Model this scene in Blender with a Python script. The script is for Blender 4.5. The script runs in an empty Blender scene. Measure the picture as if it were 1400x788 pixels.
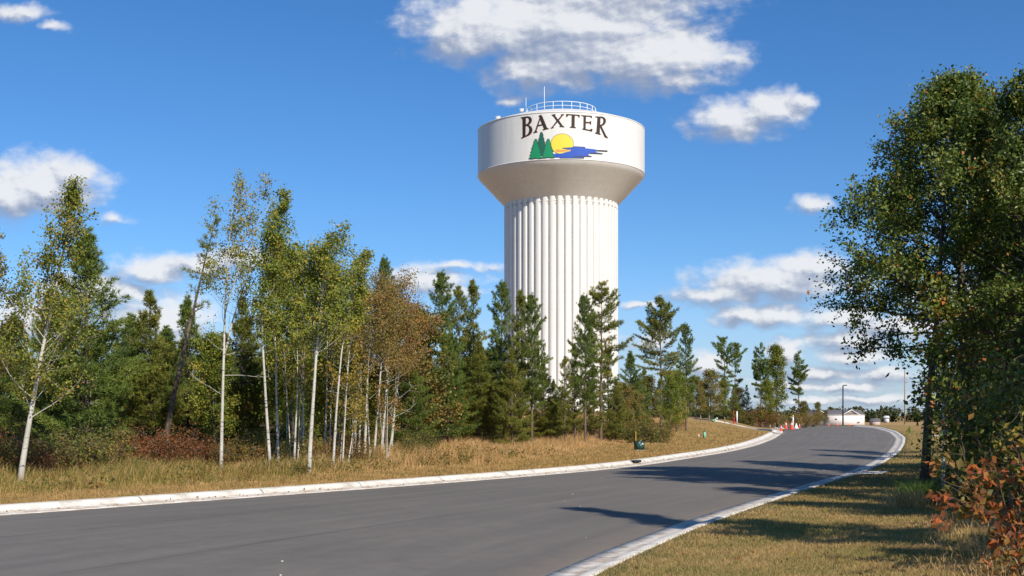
import bpy, bmesh, math, random
import numpy as np
from mathutils import Vector
from mathutils.geometry import tessellate_polygon

C = bpy.context.scene.collection
SC = bpy.context.scene
PI = math.pi
FPX = 1650.0          # focal length in photo pixels (1400 wide)
HY = 568.0            # horizon row
EYE = 1.65

# ------------------------------------------------------------------ camera
cam_d = bpy.data.cameras.new('camera')
cam_d.sensor_fit = 'HORIZONTAL'; cam_d.sensor_width = 36.0
cam_d.lens = 36.0 * FPX / 1400.0
cam_d.shift_y = (HY - 394.0) / 1400.0
cam_d.clip_start = 0.1; cam_d.clip_end = 20000
cam = bpy.data.objects.new('camera', cam_d); C.objects.link(cam)
cam.location = (0, 0, EYE); cam.rotation_euler = (PI / 2, 0, 0)
SC.camera = cam

# ------------------------------------------------------------------ sun, exposure
SUN_AZ = math.radians(31)       # the sun stands behind the camera, to the right
SUN_EL = math.radians(38.5)
SDIR = Vector((math.sin(SUN_AZ) * math.cos(SUN_EL), -math.cos(SUN_AZ) * math.cos(SUN_EL), math.sin(SUN_EL)))
sun_d = bpy.data.lights.new('sun', 'SUN'); sun_d.energy = 4.3; sun_d.angle = math.radians(0.5)
sun_d.color = (1.0, 0.93, 0.82)
sun = bpy.data.objects.new('sun', sun_d); C.objects.link(sun)
sun.rotation_euler = (-SDIR).to_track_quat('-Z', 'Y').to_euler()
SC.view_settings.view_transform = 'Standard'; SC.view_settings.look = 'None'
SC.view_settings.exposure = 0.28; SC.view_settings.gamma = 1.0; SC.view_settings.use_curve_mapping = False
SC.render.engine = 'CYCLES'
SC.cycles.max_bounces = 6; SC.cycles.diffuse_bounces = 3; SC.cycles.transparent_max_bounces = 8
SC.cycles.use_denoising = True

# ------------------------------------------------------------------ node helpers
class NT:
    def __init__(self, tree):
        self.t = tree; self.n = tree.nodes; self.l = tree.links
        self.n.clear()
    def node(self, typ, **kw):
        x = self.n.new(typ)
        for k, v in kw.items(): setattr(x, k, v)
        return x
    def put(self, sock, val):
        if hasattr(val, 'is_linked'): self.l.new(val, sock)
        else: sock.default_value = val
    def math(self, op, a, b=None, c=None, clamp=False):
        x = self.node('ShaderNodeMath', operation=op, use_clamp=clamp)
        self.put(x.inputs[0], a)
        if b is not None: self.put(x.inputs[1], b)
        if c is not None: self.put(x.inputs[2], c)
        return x.outputs[0]
    def vec(self, op, a, b=None, scale=None):
        x = self.node('ShaderNodeVectorMath', operation=op)
        self.put(x.inputs[0], a)
        if b is not None: self.put(x.inputs[1], b)
        if scale is not None: self.put(x.inputs[3], scale)
        return x.outputs['Value'] if op in ('LENGTH', 'DOT_PRODUCT', 'DISTANCE') else x.outputs[0]
    def comb(self, x, y, z):
        c = self.node('ShaderNodeCombineXYZ')
        for i, v in enumerate((x, y, z)): self.put(c.inputs[i], v)
        return c.outputs[0]
    def sep(self, v):
        c = self.node('ShaderNodeSeparateXYZ'); self.put(c.inputs[0], v)
        return c.outputs
    def noise(self, vec=None, scale=5, detail=3, rough=0.55, col=False):
        x = self.node('ShaderNodeTexNoise')
        if vec is not None: self.l.new(vec, x.inputs['Vector'])
        self.put(x.inputs['Scale'], scale); x.inputs['Detail'].default_value = detail
        x.inputs['Roughness'].default_value = rough
        return x.outputs['Color'] if col else x.outputs[0]
    def map(self, v, a, b, c=0.0, d=1.0, smooth=False):
        x = self.node('ShaderNodeMapRange', interpolation_type='SMOOTHSTEP' if smooth else 'LINEAR')
        self.put(x.inputs[0], v)
        for i, q in enumerate((a, b, c, d)): self.put(x.inputs[1 + i], q)
        return x.outputs[0]
    def mix(self, f, a, b, mode='MIX'):
        x = self.node('ShaderNodeMix', data_type='RGBA', blend_type=mode)
        self.put(x.inputs[0], f)
        for s, q in ((x.inputs[6], a), (x.inputs[7], b)):
            self.put(s, q if hasattr(q, 'is_linked') else (tuple(q) + (1,))[:4])
        return x.outputs[2]
    def ramp(self, f, stops, interp='LINEAR'):
        x = self.node('ShaderNodeValToRGB'); r = x.color_ramp; r.interpolation = interp
        while len(r.elements) < len(stops): r.elements.new(0.5)
        for e, (p, c) in zip(r.elements, stops):
            e.position = p; e.color = tuple(c) + (1,)
        self.put(x.inputs[0], f)
        return x.outputs[0]
    def attr(self, name):
        x = self.node('ShaderNodeAttribute', attribute_name=name)
        return x.outputs['Fac']
    def obj(self): return self.node('ShaderNodeTexCoord').outputs['Object']
    def pos(self): return self.node('ShaderNodeNewGeometry').outputs['Position']
    def bump(self, h, strength=0.3, dist=0.02):
        x = self.node('ShaderNodeBump'); x.inputs['Strength'].default_value = strength
        x.inputs['Distance'].default_value = dist; self.l.new(h, x.inputs['Height'])
        return x.outputs[0]

def material(name, build):
    m = bpy.data.materials.new(name); m.use_nodes = True
    nt = NT(m.node_tree); out = nt.node('ShaderNodeOutputMaterial')
    nt.l.new(build(nt), out.inputs[0]); return m

def principled(nt, col, rough=0.6, spec=0.3, normal=None, metal=0.0):
    p = nt.node('ShaderNodeBsdfPrincipled')
    nt.put(p.inputs['Base Color'], col if hasattr(col, 'is_linked') else (tuple(col) + (1,))[:4])
    nt.put(p.inputs['Roughness'], rough); nt.put(p.inputs['Specular IOR Level'], spec); p.inputs['Metallic'].default_value = metal
    if normal is not None: nt.l.new(normal, p.inputs['Normal'])
    return p.outputs[0]

def plain(name, col, rough=0.6, var=0.15, scale=3.0, spec=0.3, metal=0.0):
    def b(nt):
        n = nt.noise(nt.obj(), scale, 4, 0.6)
        c = nt.mix(n, [q * (1 - var) for q in col], [min(1, q * (1 + var)) for q in col])
        return principled(nt, c, rough, spec, metal=metal)
    return material(name, b)

def leafy(name, stops, trans=0.28, rough=0.5, spec=0.22):
    """leaf colour ramp over a random tint stored per leaf"""
    def b(nt):
        c = nt.ramp(nt.attr('tint'), stops)
        p = principled(nt, c, rough, spec)
        t = nt.node('ShaderNodeBsdfTranslucent')
        nt.l.new(nt.mix(0.35, c, (0.25, 0.26, 0.02)), t.inputs[0])
        m = nt.node('ShaderNodeMixShader'); m.inputs[0].default_value = trans
        nt.l.new(p, m.inputs[1]); nt.l.new(t.outputs[0], m.inputs[2])
        return m.outputs[0]
    return material(name, b)

# ------------------------------------------------------------------ world: Nishita sky + cumulus in direction space
W = bpy.data.worlds.new('World'); SC.world = W; W.use_nodes = True
SKY_STRENGTH = 0.10
def build_world():
    nt = NT(W.node_tree)
    out = nt.node('ShaderNodeOutputWorld')
    sky = nt.node('ShaderNodeTexSky', sky_type='NISHITA')
    sky.sun_disc = False; sky.sun_elevation = SUN_EL; sky.sun_rotation = PI - SUN_AZ
    sky.altitude = 300; sky.air_density = 1.0; sky.dust_density = 0.4; sky.ozone_density = 2.2
    hsv = nt.node('ShaderNodeHueSaturation'); hsv.inputs['Saturation'].default_value = 1.12
    hsv.inputs['Value'].default_value = 1.0
    nt.l.new(sky.outputs[0], hsv.inputs['Color'])
    dirn = nt.node('ShaderNodeTexCoord').outputs['Generated']
    elev = nt.sep(dirn)[2]
    tintr = nt.ramp(nt.map(elev, 0.0, 0.40), [(0.0, (0.62, 0.80, 1.18)), (0.35, (0.50, 0.75, 1.04)), (1.0, (0.38, 0.72, 1.0))])
    skyc = nt.mix(1.0, hsv.outputs[0], tintr, 'MULTIPLY')
    bg0 = nt.node('ShaderNodeBackground'); nt.l.new(skyc, bg0.inputs[0]); bg0.inputs[1].default_value = SKY_STRENGTH
    d = nt.node('ShaderNodeTexCoord').outputs['Generated']
    s = nt.sep(d)
    yy = nt.math('MAXIMUM', s[1], 0.05)
    # gnomonic coordinates about the north horizon, in hundredths of the focal length
    X = nt.math('MULTIPLY', nt.math('DIVIDE', s[0], yy), 16.5)
    Y = nt.math('MULTIPLY', nt.math('DIVIDE', s[2], yy), 16.5)
    q0 = nt.comb(X, Y, 0.0)
    wn = nt.noise(q0, 1.6, 4, 0.6, col=True)
    wv = nt.vec('SUBTRACT', wn, (0.5, 0.5, 0.5))
    q = nt.vec('ADD', q0, nt.vec('MULTIPLY', wv, (0.50, 0.30, 0)))
    # (px, py, rx, ry, weight)
    cl = [(690, 35, 115, 50, 1.1), (800, 25, 150, 58, 1.15), (875, 72, 110, 48, 1.1), (745, 92, 85, 36, 1.05), (940, 78, 80, 34, .95), (640, 62, 60, 26, .9), (800, 70, 120, 40, 1.1), (930, 110, 60, 20, .9),
          (610, 48, 58, 28, .8), (1000, 80, 55, 18, .5), (860, -20, 150, 40, 1), (700, 140, 28, 14, .45),
          (1003, 166, 62, 30, 1), (1056, 148, 46, 26, 1), (1090, 140, 30, 16, .7),
          (1112, 280, 42, 18, .7), (62, 252, 78, 38, 1.1), (20, 266, 66, 34, 1.1), (92, 236, 42, 26, 1.1), (165, 300, 48, 14, .55),
          (25, 18, 60, 18, .6), (70, 38, 44, 12, .5),
          (210, 370, 62, 22, 1), (268, 362, 60, 18, 1), (330, 352, 44, 18, .9), (140, 400, 110, 30, .85), (215, 440, 90, 44, .95), (40, 440, 70, 40, .9),
          (580, 380, 80, 24, .85), (630, 362, 90, 9, .6), (620, 398, 60, 12, .7),
          (1060, 384, 100, 26, 1.1), (985, 404, 72, 15, 1), (1105, 368, 52, 20, 1.1), (1015, 428, 46, 16, 1), (1060, 430, 44, 18, 1),
          (1150, 436, 62, 18, 1), (1230, 446, 70, 18, 1), (1165, 464, 70, 15, 1), (1170, 487, 56, 16, 1), (1078, 482, 24, 22, 1),
          (1125, 508, 60, 12, .95), (1205, 512, 44, 13, 1), (1085, 528, 60, 11, .85), (1165, 530, 50, 10, .9), (1190, 547, 80, 8, .85), (1110, 550, 90, 8, .75),
          (962, 500, 30, 22, .9), (870, 420, 50, 8, .6), (890, 470, 40, 16, .8), (1300, 400, 90, 30, .8)]
    val = None; low = None
    for (px, py, rx, ry, w) in cl:
        cx, cy, ax, ay = (px - 700) / 100, (HY - py) / 100, rx / 100, ry / 100
        e = nt.vec('MULTIPLY', nt.vec('SUBTRACT', q, (cx, cy, 0)), (1 / ax, 1 / ay, 0))
        v = nt.math('SUBTRACT', w, nt.vec('LENGTH', e))
        # the same ellipse moved down: large where the base of the cloud is
        l = nt.math('SUBTRACT', w, nt.vec('LENGTH', nt.vec('ADD', e, (0.18, 0.75, 0))))
        val = v if val is None else nt.math('MAXIMUM', val, v)
        low = l if low is None else nt.math('MAXIMUM', low, l)
    f = nt.noise(nt.vec('MULTIPLY', q0, (1.0, 1.5, 1)), 2.4, 6, 0.54)
    strat = nt.noise(nt.vec('MULTIPLY', q, (0.8, 2.8, 1)), 1.9, 6, 0.6)
    band = nt.math('MULTIPLY', nt.map(Y, 0.1, 1.1, 1, 0, True), 1.0)
    band = nt.math('MULTIPLY', band, nt.map(strat, 0.40, 0.66, 0, 1, True))
    dens = nt.math('ADD', val, nt.math('MULTIPLY', nt.math('SUBTRACT', f, 0.50), 1.55))
    dens = nt.map(dens, -0.36, 0.56, 0, 1, True)
    dens = nt.math('MAXIMUM', dens, nt.math('MULTIPLY', band, 0.42))
    f2 = nt.noise(nt.vec('ADD', nt.vec('MULTIPLY', q0, (1.0, 1.5, 1)), (-0.05, -0.09, 0)), 2.4, 6, 0.54)
    relief = nt.math('MULTIPLY', nt.math('SUBTRACT', f, f2), 2.0)
    shade = nt.math('SUBTRACT', nt.math('MULTIPLY', nt.math('SUBTRACT', low, val), 1.0), relief)
    shade = nt.map(shade, -0.55, 0.62, 0, 1, True)
    ccol = nt.ramp(shade, [(0.0, (0.72, 0.725, 0.74)), (0.40, (0.48, 0.51, 0.575)), (1.0, (0.25, 0.30, 0.415))])
    base = nt.mix(nt.map(Y, 0.0, 2.2, 0.48, 0.0, True), nt.vec('MULTIPLY', skyc, (SKY_STRENGTH,) * 3), (0.40, 0.49, 0.62))
    cmix = nt.mix(nt.math('MULTIPLY', dens, 0.92), base, ccol)
    bg1 = nt.node('ShaderNodeBackground'); nt.l.new(cmix, bg1.inputs[0]); bg1.inputs[1].default_value = 1.0
    # clouds are only evaluated in the part of the sky that holds them
    inside = nt.math('MULTIPLY', nt.math('GREATER_THAN', s[1], 0.2),
                     nt.math('MULTIPLY', nt.math('LESS_THAN', nt.math('ABSOLUTE', X), 9.0),
                             nt.math('MULTIPLY', nt.math('LESS_THAN', Y, 7.5), nt.math('GREATER_THAN', Y, -0.2))))
    m = nt.node('ShaderNodeMixShader'); nt.l.new(inside, m.inputs[0])
    nt.l.new(bg0.outputs[0], m.inputs[1]); nt.l.new(bg1.outputs[0], m.inputs[2])
    nt.l.new(m.outputs[0], out.inputs[0])
build_world()

# ------------------------------------------------------------------ object helpers
def tag(o, label=None, cat=None, group=None, kind=None):
    if label: o['label'] = label
    if cat: o['category'] = cat
    if group: o['group'] = group
    if kind: o['kind'] = kind
    return o

def empty(name, loc=(0, 0, 0), label=None, cat=None, group=None):
    o = bpy.data.objects.new(name, None); C.objects.link(o); o.location = loc
    o.empty_display_size = 0.3
    return tag(o, label, cat, group)

def link(name, me, parent=None, loc=(0, 0, 0)):
    o = bpy.data.objects.new(name, me); C.objects.link(o); o.location = loc
    if parent: o.parent = parent
    return o

def copy_tree(o, parent=None):
    c = o.copy(); C.objects.link(c)
    if parent: c.parent = parent
    for ch in list(o.children): copy_tree(ch, c)
    return c

def np_mesh(name, V, tris=None, quads=None, mat=None, face_attr=None, vert_attr=None, smooth=False):
    """build a mesh quickly from arrays"""
    V = np.asarray(V, dtype=np.float32)
    me = bpy.data.meshes.new(name)
    nt_ = 0 if tris is None else len(tris); nq = 0 if quads is None else len(quads)
    me.vertices.add(len(V)); me.vertices.foreach_set('co', V.ravel())
    idx = []
    if nt_: idx.append(np.asarray(tris, dtype=np.int32).ravel())
    if nq: idx.append(np.asarray(quads, dtype=np.int32).ravel())
    idx = np.concatenate(idx)
    me.loops.add(len(idx)); me.loops.foreach_set('vertex_index', idx)
    me.polygons.add(nt_ + nq)
    st = np.concatenate([np.arange(nt_) * 3, nt_ * 3 + np.arange(nq) * 4]).astype(np.int32)
    me.polygons.foreach_set('loop_start', st)
    if smooth: me.polygons.foreach_set('use_smooth', np.ones(nt_ + nq, dtype=bool))
    if face_attr:
        for k, a in face_attr.items():
            at_ = me.attributes.new(k, 'FLOAT', 'FACE'); at_.data.foreach_set('value', np.asarray(a, dtype=np.float32))
    if vert_attr:
        for k, a in vert_attr.items():
            at_ = me.attributes.new(k, 'FLOAT', 'POINT'); at_.data.foreach_set('value', np.asarray(a, dtype=np.float32))
    me.update(); me.validate()
    if mat: me.materials.append(mat)
    return me

class MB:
    """collects boxes, tubes and lathes into one mesh"""
    def __init__(self): self.V = []; self.Q = []; self.T = []; self.n = 0
    def add(self, V, quads=None, tris=None):
        V = np.asarray(V, float)
        if quads is not None and len(quads): self.Q.append(np.asarray(quads, int) + self.n)
        if tris is not None and len(tris): self.T.append(np.asarray(tris, int) + self.n)
        self.V.append(V); self.n += len(V); return self
    def box(self, c, s, rz=0.0, taper=1.0):
        x, y, z = [q / 2 for q in s]
        P = np.array([[sx * x * (taper if sz > 0 else 1), sy * y * (taper if sz > 0 else 1), sz * z] for sz in (-1, 1) for sy in (-1, 1) for sx in (-1, 1)])
        ca, sa = math.cos(rz), math.sin(rz)
        R = np.array([[ca, -sa, 0], [sa, ca, 0], [0, 0, 1]])
        P = P @ R.T + np.array(c)
        return self.add(P, [[0, 2, 3, 1], [4, 5, 7, 6], [0, 1, 5, 4], [2, 6, 7, 3], [0, 4, 6, 2], [1, 3, 7, 5]])
    def tube(self, pts, rad, sides=8, cap=True):
        P = np.asarray(pts, float); n = len(P); rad = np.broadcast_to(np.asarray(rad, float), (n,))
        T = np.gradient(P, axis=0); T /= np.linalg.norm(T, axis=1)[:, None] + 1e-9
        up = np.array([0, 0, 1.0]) if abs(T[0][2]) < 0.9 else np.array([1.0, 0, 0])
        A = np.cross(T, up); A /= np.linalg.norm(A, axis=1)[:, None] + 1e-9
        B = np.cross(T, A)
        a = np.arange(sides) / sides * 2 * PI
        V = P[:, None] + rad[:, None, None] * (np.cos(a)[None, :, None] * A[:, None] + np.sin(a)[None, :, None] * B[:, None])
        i = np.arange(n - 1)[:, None] * sides; j = np.arange(sides)[None]; k = (j + 1) % sides
        Q = np.stack([i + j, i + k, i + sides + k, i + sides + j], -1).reshape(-1, 4)
        tris = []
        V = V.reshape(-1, 3)
        if cap:
            V = np.vstack([V, P[:1], P[-1:]]); c0 = n * sides
            tris = [[c0, (q + 1) % sides, q] for q in range(sides)] + [[c0 + 1, (n - 1) * sides + q, (n - 1) * sides + (q + 1) % sides] for q in range(sides)]
        return self.add(V, Q, tris)
    def lathe(self, prof, seg=24, c=(0, 0, 0)):
        prof = np.asarray(prof, float); n = len(prof)
        a = np.arange(seg) / seg * 2 * PI
        V = np.stack([prof[:, 0][:, None] * np.cos(a), prof[:, 0][:, None] * np.sin(a), np.repeat(prof[:, 1][:, None], seg, 1)], -1).reshape(-1, 3) + np.array(c)
        i = np.arange(n - 1)[:, None] * seg; j = np.arange(seg)[None]; k = (j + 1) % seg
        return self.add(V, np.stack([i + j, i + k, i + seg + k, i + seg + j], -1).reshape(-1, 4))
    def mesh(self, name, mat, smooth=False):
        return np_mesh(name, np.vstack(self.V), np.vstack(self.T) if self.T else None, np.vstack(self.Q) if self.Q else None, mat, smooth=smooth)
    def build(self, name, mat, parent=None, smooth=False, loc=(0, 0, 0)):
        return link(name, self.mesh(name, mat, smooth), parent, loc)

# ------------------------------------------------------------------ road edges and terrain
def sm(a, b, x):
    t = np.clip((np.asarray(x, float) - a) / (b - a), 0, 1); return t * t * (3 - 2 * t)
def zroad(y): return 0.40 * sm(45, 130, y) - 2.9 * sm(132, 330, y)

_ys = np.linspace(5, 400, 8000)
def unroad(px, py):
    s = HY + (EYE - zroad(_ys)) / _ys * FPX
    i = np.argmax(s <= py); return ((px - 700) / FPX * _ys[i], _ys[i])
LP = [(0, 705), (160, 694), (320, 682), (500, 669), (620, 660), (744, 650), (840, 641.5), (900, 633.7), (950, 625.5), (1000, 617.5), (1035, 609), (1058, 600), (1071, 591.5)]
RP = [(742, 788), (800, 766), (860, 741), (905, 724), (945, 711), (1058.6, 675.7), (1158.6, 647), (1190, 632), (1210, 620), (1220, 609), (1224, 600), (1215, 591.5), (1195, 585.5)]
L_ = np.array([unroad(*p) for p in LP]); R_ = np.array([unroad(*p) for p in RP])
L_ = np.vstack([[[L_[0, 0] - 70 * 0.74, L_[0, 1] - 70]], L_, [[L_[-1, 0] + 6, L_[-1, 1] + 26], [L_[-1, 0] + 8, L_[-1, 1] + 60], [L_[-1, 0] + 4, L_[-1, 1] + 130]]])
R_ = np.vstack([[[R_[0, 0] - 60 * 0.30, R_[0, 1] - 60]], R_, [[R_[-1, 0] + 5, R_[-1, 1] + 30], [R_[-1, 0] + 5, R_[-1, 1] + 70], [R_[-1, 0] - 2, R_[-1, 1] + 130]]])
YG = np.concatenate([np.arange(-48, 10, 2.0), np.arange(10, 60, 0.5), np.arange(60, 140, 1.0), np.arange(140, 216, 4.0)])
def smooth_edge(P):
    yy = np.arange(-60, 240, 0.25); xx = np.interp(yy, P[:, 1], P[:, 0])
    k = np.exp(-0.5 * (np.arange(-24, 25) / 9.0) ** 2); k /= k.sum()
    xp = np.pad(xx, 24, mode='reflect', reflect_type='odd')
    return yy, np.convolve(xp, k, 'valid')
_ly, _lx = smooth_edge(L_); _ry, _rx = smooth_edge(R_)
def xL(y): return np.interp(y, _ly, _lx)
def xR(y): return np.interp(y, _ry, _rx)
_lsl = np.gradient(_lx, _ly); _rsl = np.gradient(_rx, _ry)
def cosL(y): return 1 / np.sqrt(1 + np.interp(y, _ly, _lsl) ** 2)
def cosR(y): return 1 / np.sqrt(1 + np.interp(y, _ry, _rsl) ** 2)
KL, KR = 0.95, 0.62      # kerb and gutter widths
KH = 0.10
def strip_w(y): return np.interp(y, [15, 22, 32, 42, 52, 70, 110], [1.5, 1.7, 2.0, 2.8, 4.6, 5.6, 7.0])
def zg(x, y):
    """terrain height"""
    x = np.asarray(x, float); y = np.asarray(y, float)
    dl = (xL(y) - x) * cosL(y) - KL; dr = (x - xR(y)) * cosR(y) - KR
    dlc = np.clip(dl, 0, None); drc = np.clip(dr, 0, None)
    fade = 1 - sm(200, 330, y)
    bank = (0.42 * sm(1, 12, dlc) * sm(48, 95, y) + 0.011 * np.clip(dlc, 0, 70) + 0.25 * sm(8, 30, dlc) * sm(25, 40, y)) * fade
    bank += (0.02 * np.clip(drc, 0, 12)) * fade * (1 - sm(60, 110, y))
    bank += 0.54 * sm(0.5, 5, dlc) * sm(78, 98, y) * fade
    wob = 0.035 * (np.sin(x * 1.3 + y * 0.7) + np.sin(x * 0.53 - y * 0.9 + 1)) * sm(0.6, 4, np.maximum(dlc, drc))
    return zroad(y) + KH + bank + wob * fade
def at(px, py):
    s = (px - 700) / FPX
    sy = HY + (EYE - zg(s * _ys, _ys)) / _ys * FPX
    ok = sy <= py
    i = int(np.argmax(ok)) if ok.any() else len(_ys) - 1
    x, y = s * _ys[i], _ys[i]
    return Vector((x, y, float(zg(x, y))))
def atd(px, d):
    x = (px - 700) / FPX * d; return Vector((x, d, float(zg(x, d))))
def height_to(py, d, zb): return EYE + (HY - py) / FPX * d - zb
# ------------------------------------------------------------------ ground materials
def m_ground(nt):
    p = nt.pos()
    z1 = nt.attr('wood')      # forest floor
    z2 = nt.attr('dry')       # tall dry grass soil
    n1 = nt.noise(p, 0.9, 5, 0.6); n2 = nt.noise(p, 9, 4, 0.65); n3 = nt.noise(p, 40, 2, 0.6)
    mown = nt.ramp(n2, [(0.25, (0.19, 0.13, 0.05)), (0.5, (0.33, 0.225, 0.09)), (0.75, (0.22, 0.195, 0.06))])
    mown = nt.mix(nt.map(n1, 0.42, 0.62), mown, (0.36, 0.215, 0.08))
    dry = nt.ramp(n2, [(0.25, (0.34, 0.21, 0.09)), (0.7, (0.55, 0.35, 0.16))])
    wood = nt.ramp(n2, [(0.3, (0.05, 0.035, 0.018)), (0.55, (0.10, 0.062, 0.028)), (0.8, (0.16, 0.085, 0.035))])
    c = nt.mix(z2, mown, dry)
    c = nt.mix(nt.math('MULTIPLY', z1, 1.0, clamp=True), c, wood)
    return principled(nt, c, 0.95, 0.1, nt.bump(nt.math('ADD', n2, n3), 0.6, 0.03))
M_GROUND = material('ground', m_ground)

def m_asphalt(nt):
    p = nt.pos(); s = nt.attr('along'); v = nt.attr('across')
    sv = nt.comb(nt.math('MULTIPLY', s, 0.05), nt.math('MULTIPLY', v, 9.0), 0.0)
    streak = nt.noise(sv, 2.2, 5, 0.6)
    big = nt.noise(p, 0.22, 4, 0.55); fine = nt.noise(p, 70, 2, 0.7); mid = nt.noise(p, 3.0, 4, 0.6)
    t = nt.math('ADD', nt.math('MULTIPLY', streak, 0.50), nt.math('ADD', nt.math('MULTIPLY', big, 0.30), nt.math('MULTIPLY', mid, 0.20)))
    c = nt.ramp(t, [(0.38, (0.122, 0.103, 0.082)), (0.5, (0.160, 0.136, 0.108)), (0.61, (0.198, 0.170, 0.136))])
    c = nt.mix(nt.map(fine, 0.3, 0.72, 0.1, 0.7), c, nt.mix(fine, (0.07, 0.066, 0.064), (0.26, 0.245, 0.23)))
    # paving seams along the lanes
    wob = nt.math('MULTIPLY', nt.math('SUBTRACT', nt.noise(nt.comb(s, 0.0, 0.0), 0.35, 3), 0.5), 0.012)
    for pos, w, k in ((0.36, 0.003, 0.4), (0.66, 0.0035, 0.35)):
        ln = nt.math('ABSOLUTE', nt.math('SUBTRACT', nt.math('ADD', v, wob), pos))
        f = nt.math('MULTIPLY', nt.map(ln, w * 0.4, w * 1.6, k, 0), nt.map(nt.noise(nt.comb(s, pos, 0.0), 0.5, 3), 0.38, 0.58))
        c = nt.mix(f, c, (0.055, 0.052, 0.05))
    c = nt.mix(nt.map(nt.noise(nt.vec('MULTIPLY', p, (1, 1, 0)), 0.9, 6, 0.7), 0.60, 0.74, 0, 0.35), c, (0.085, 0.075, 0.065))
    # pale dust towards the gutters
    edge = nt.math('MINIMUM', v, nt.math('SUBTRACT', 1.0, v))
    c = nt.mix(nt.math('MULTIPLY', nt.map(edge, 0.0, 0.05, 0.5, 0), mid), c, (0.32, 0.24, 0.17))
    return principled(nt, c, nt.map(mid, 0.3, 0.7, 0.72, 0.9), 0.25, nt.bump(fine, 0.35, 0.006))
M_ASPHALT = material('asphalt', m_asphalt)

def m_kerb(nt):
    p = nt.pos(); s = nt.attr('along')
    n = nt.noise(p, 2.0, 5, 0.65); f = nt.noise(p, 45, 3, 0.6)
    c = nt.ramp(n, [(0.3, (0.46, 0.41, 0.34)), (0.5, (0.73, 0.68, 0.60)), (0.75, (0.80, 0.75, 0.67))])
    c = nt.mix(nt.map(f, 0.55, 0.8, 0, 0.3), c, (0.36, 0.31, 0.25))
    j = nt.math('ABSOLUTE', nt.math('SUBTRACT', nt.math('FRACT', nt.math('DIVIDE', s, 3.05)), 0.5))
    c = nt.mix(nt.map(j, 0.003, 0.008, 0.85, 0), c, (0.12, 0.105, 0.09))
    w = nt.attr('gut')      # dust and leaf crumbs in the gutter pan
    c = nt.mix(nt.math('MULTIPLY', w, nt.map(nt.noise(p, 3.5, 5, 0.7), 0.42, 0.66)), c, (0.40, 0.285, 0.19))
    return principled(nt, c, 0.9, 0.15, nt.bump(f, 0.25, 0.01))
M_KERB = material('kerb_concrete', m_kerb)

# ------------------------------------------------------------------ terrain, one sheet to the horizon
def build_ground():
    ys = np.concatenate([[-600, -300, -150, -80], np.arange(-48, 10, 2.0), np.arange(10, 70, 0.6), np.arange(70, 140, 1.2), np.arange(140, 360, 5.0), [400, 450, 520, 600, 700, 850, 1100, 1600, 2600, 5000, 9000]])
    offs = np.concatenate([np.arange(0, 8, 0.5), np.arange(8, 30, 1.2), np.arange(30, 80, 4.0), [90, 110, 140, 200, 300, 500, 900, 1800, 5000, 9000]])
    no = len(offs)
    rows = []; dryr = []; woodr = []
    for y in ys:
        yc = np.clip(y, -58, 238)
        l, r = float(xL(yc)), float(xR(yc)); cl, cr = float(cosL(yc)), float(cosR(yc))
        lx = l - (KL + offs[::-1] - 0.03) / cl; rx = r + (KR + offs - 0.03) / cr
        x = np.concatenate([lx, [l - (KL - 0.10) / cl, r + (KR - 0.10) / cr], rx])
        z = zg(x, np.full_like(x, yc)) - 0.012
        z[no:no + 2] = zroad(yc) - 0.35
        if y > 235: z[no:no + 2] = zg(np.array([l, r]), np.array([yc, yc])) - 0.012
        if abs(y) > 330:
            far = np.full_like(x, float(zroad(min(y, 400))) + KH if y > 0 else KH); z = far - 0.012
        rows.append(np.stack([x, np.full_like(x, y), z], -1))
        dl = np.concatenate([offs[::-1], [0, 0], np.full(no, -1)]); dr = np.concatenate([np.full(no, -1), [0, 0], offs])
        sw = strip_w(yc)
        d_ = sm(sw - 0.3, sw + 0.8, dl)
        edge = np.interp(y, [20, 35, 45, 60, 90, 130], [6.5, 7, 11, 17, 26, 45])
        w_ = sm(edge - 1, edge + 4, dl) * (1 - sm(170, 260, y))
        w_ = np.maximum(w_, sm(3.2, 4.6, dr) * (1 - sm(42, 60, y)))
        d_ = np.maximum(d_, sm(8, 20, dr) * 0.6)
        dryr.append(d_); woodr.append(w_)
    V = np.stack(rows); n, m = V.shape[:2]
    i = np.arange(n - 1)[:, None] * m; j = np.arange(m - 1)[None]
    Q = np.stack([i + j, i + j + 1, i + m + j + 1, i + m + j], -1).reshape(-1, 4)
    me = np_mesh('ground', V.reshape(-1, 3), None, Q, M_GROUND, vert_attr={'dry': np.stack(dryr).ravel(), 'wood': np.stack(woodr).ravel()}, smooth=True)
    tag(link('ground', me), kind='structure')
build_ground()

def build_road():
    ys = YG; nv = 13
    t = np.linspace(0, 1, nv)
    l, r = xL(ys), xR(ys)
    x = l[:, None] * (1 - t) + r[:, None] * t
    crown = 0.05 * (1 - (2 * t - 1) ** 2)
    z = zroad(ys)[:, None] + crown[None]
    V = np.stack([x, np.repeat(ys[:, None], nv, 1), z], -1)
    cx = (l + r) / 2
    s = np.concatenate([[0], np.cumsum(np.hypot(np.diff(cx), np.diff(ys)))])
    n = len(ys)
    i = np.arange(n - 1)[:, None] * nv; j = np.arange(nv - 1)[None]
    Q = np.stack([i + j, i + j + 1, i + nv + j + 1, i + nv + j], -1).reshape(-1, 4)
    me = np_mesh('road', V.reshape(-1, 3), None, Q, M_ASPHALT, vert_attr={'along': np.repeat(s, nv), 'across': np.tile(t, n)}, smooth=True)
    tag(link('road', me), kind='structure')
build_road()

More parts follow.
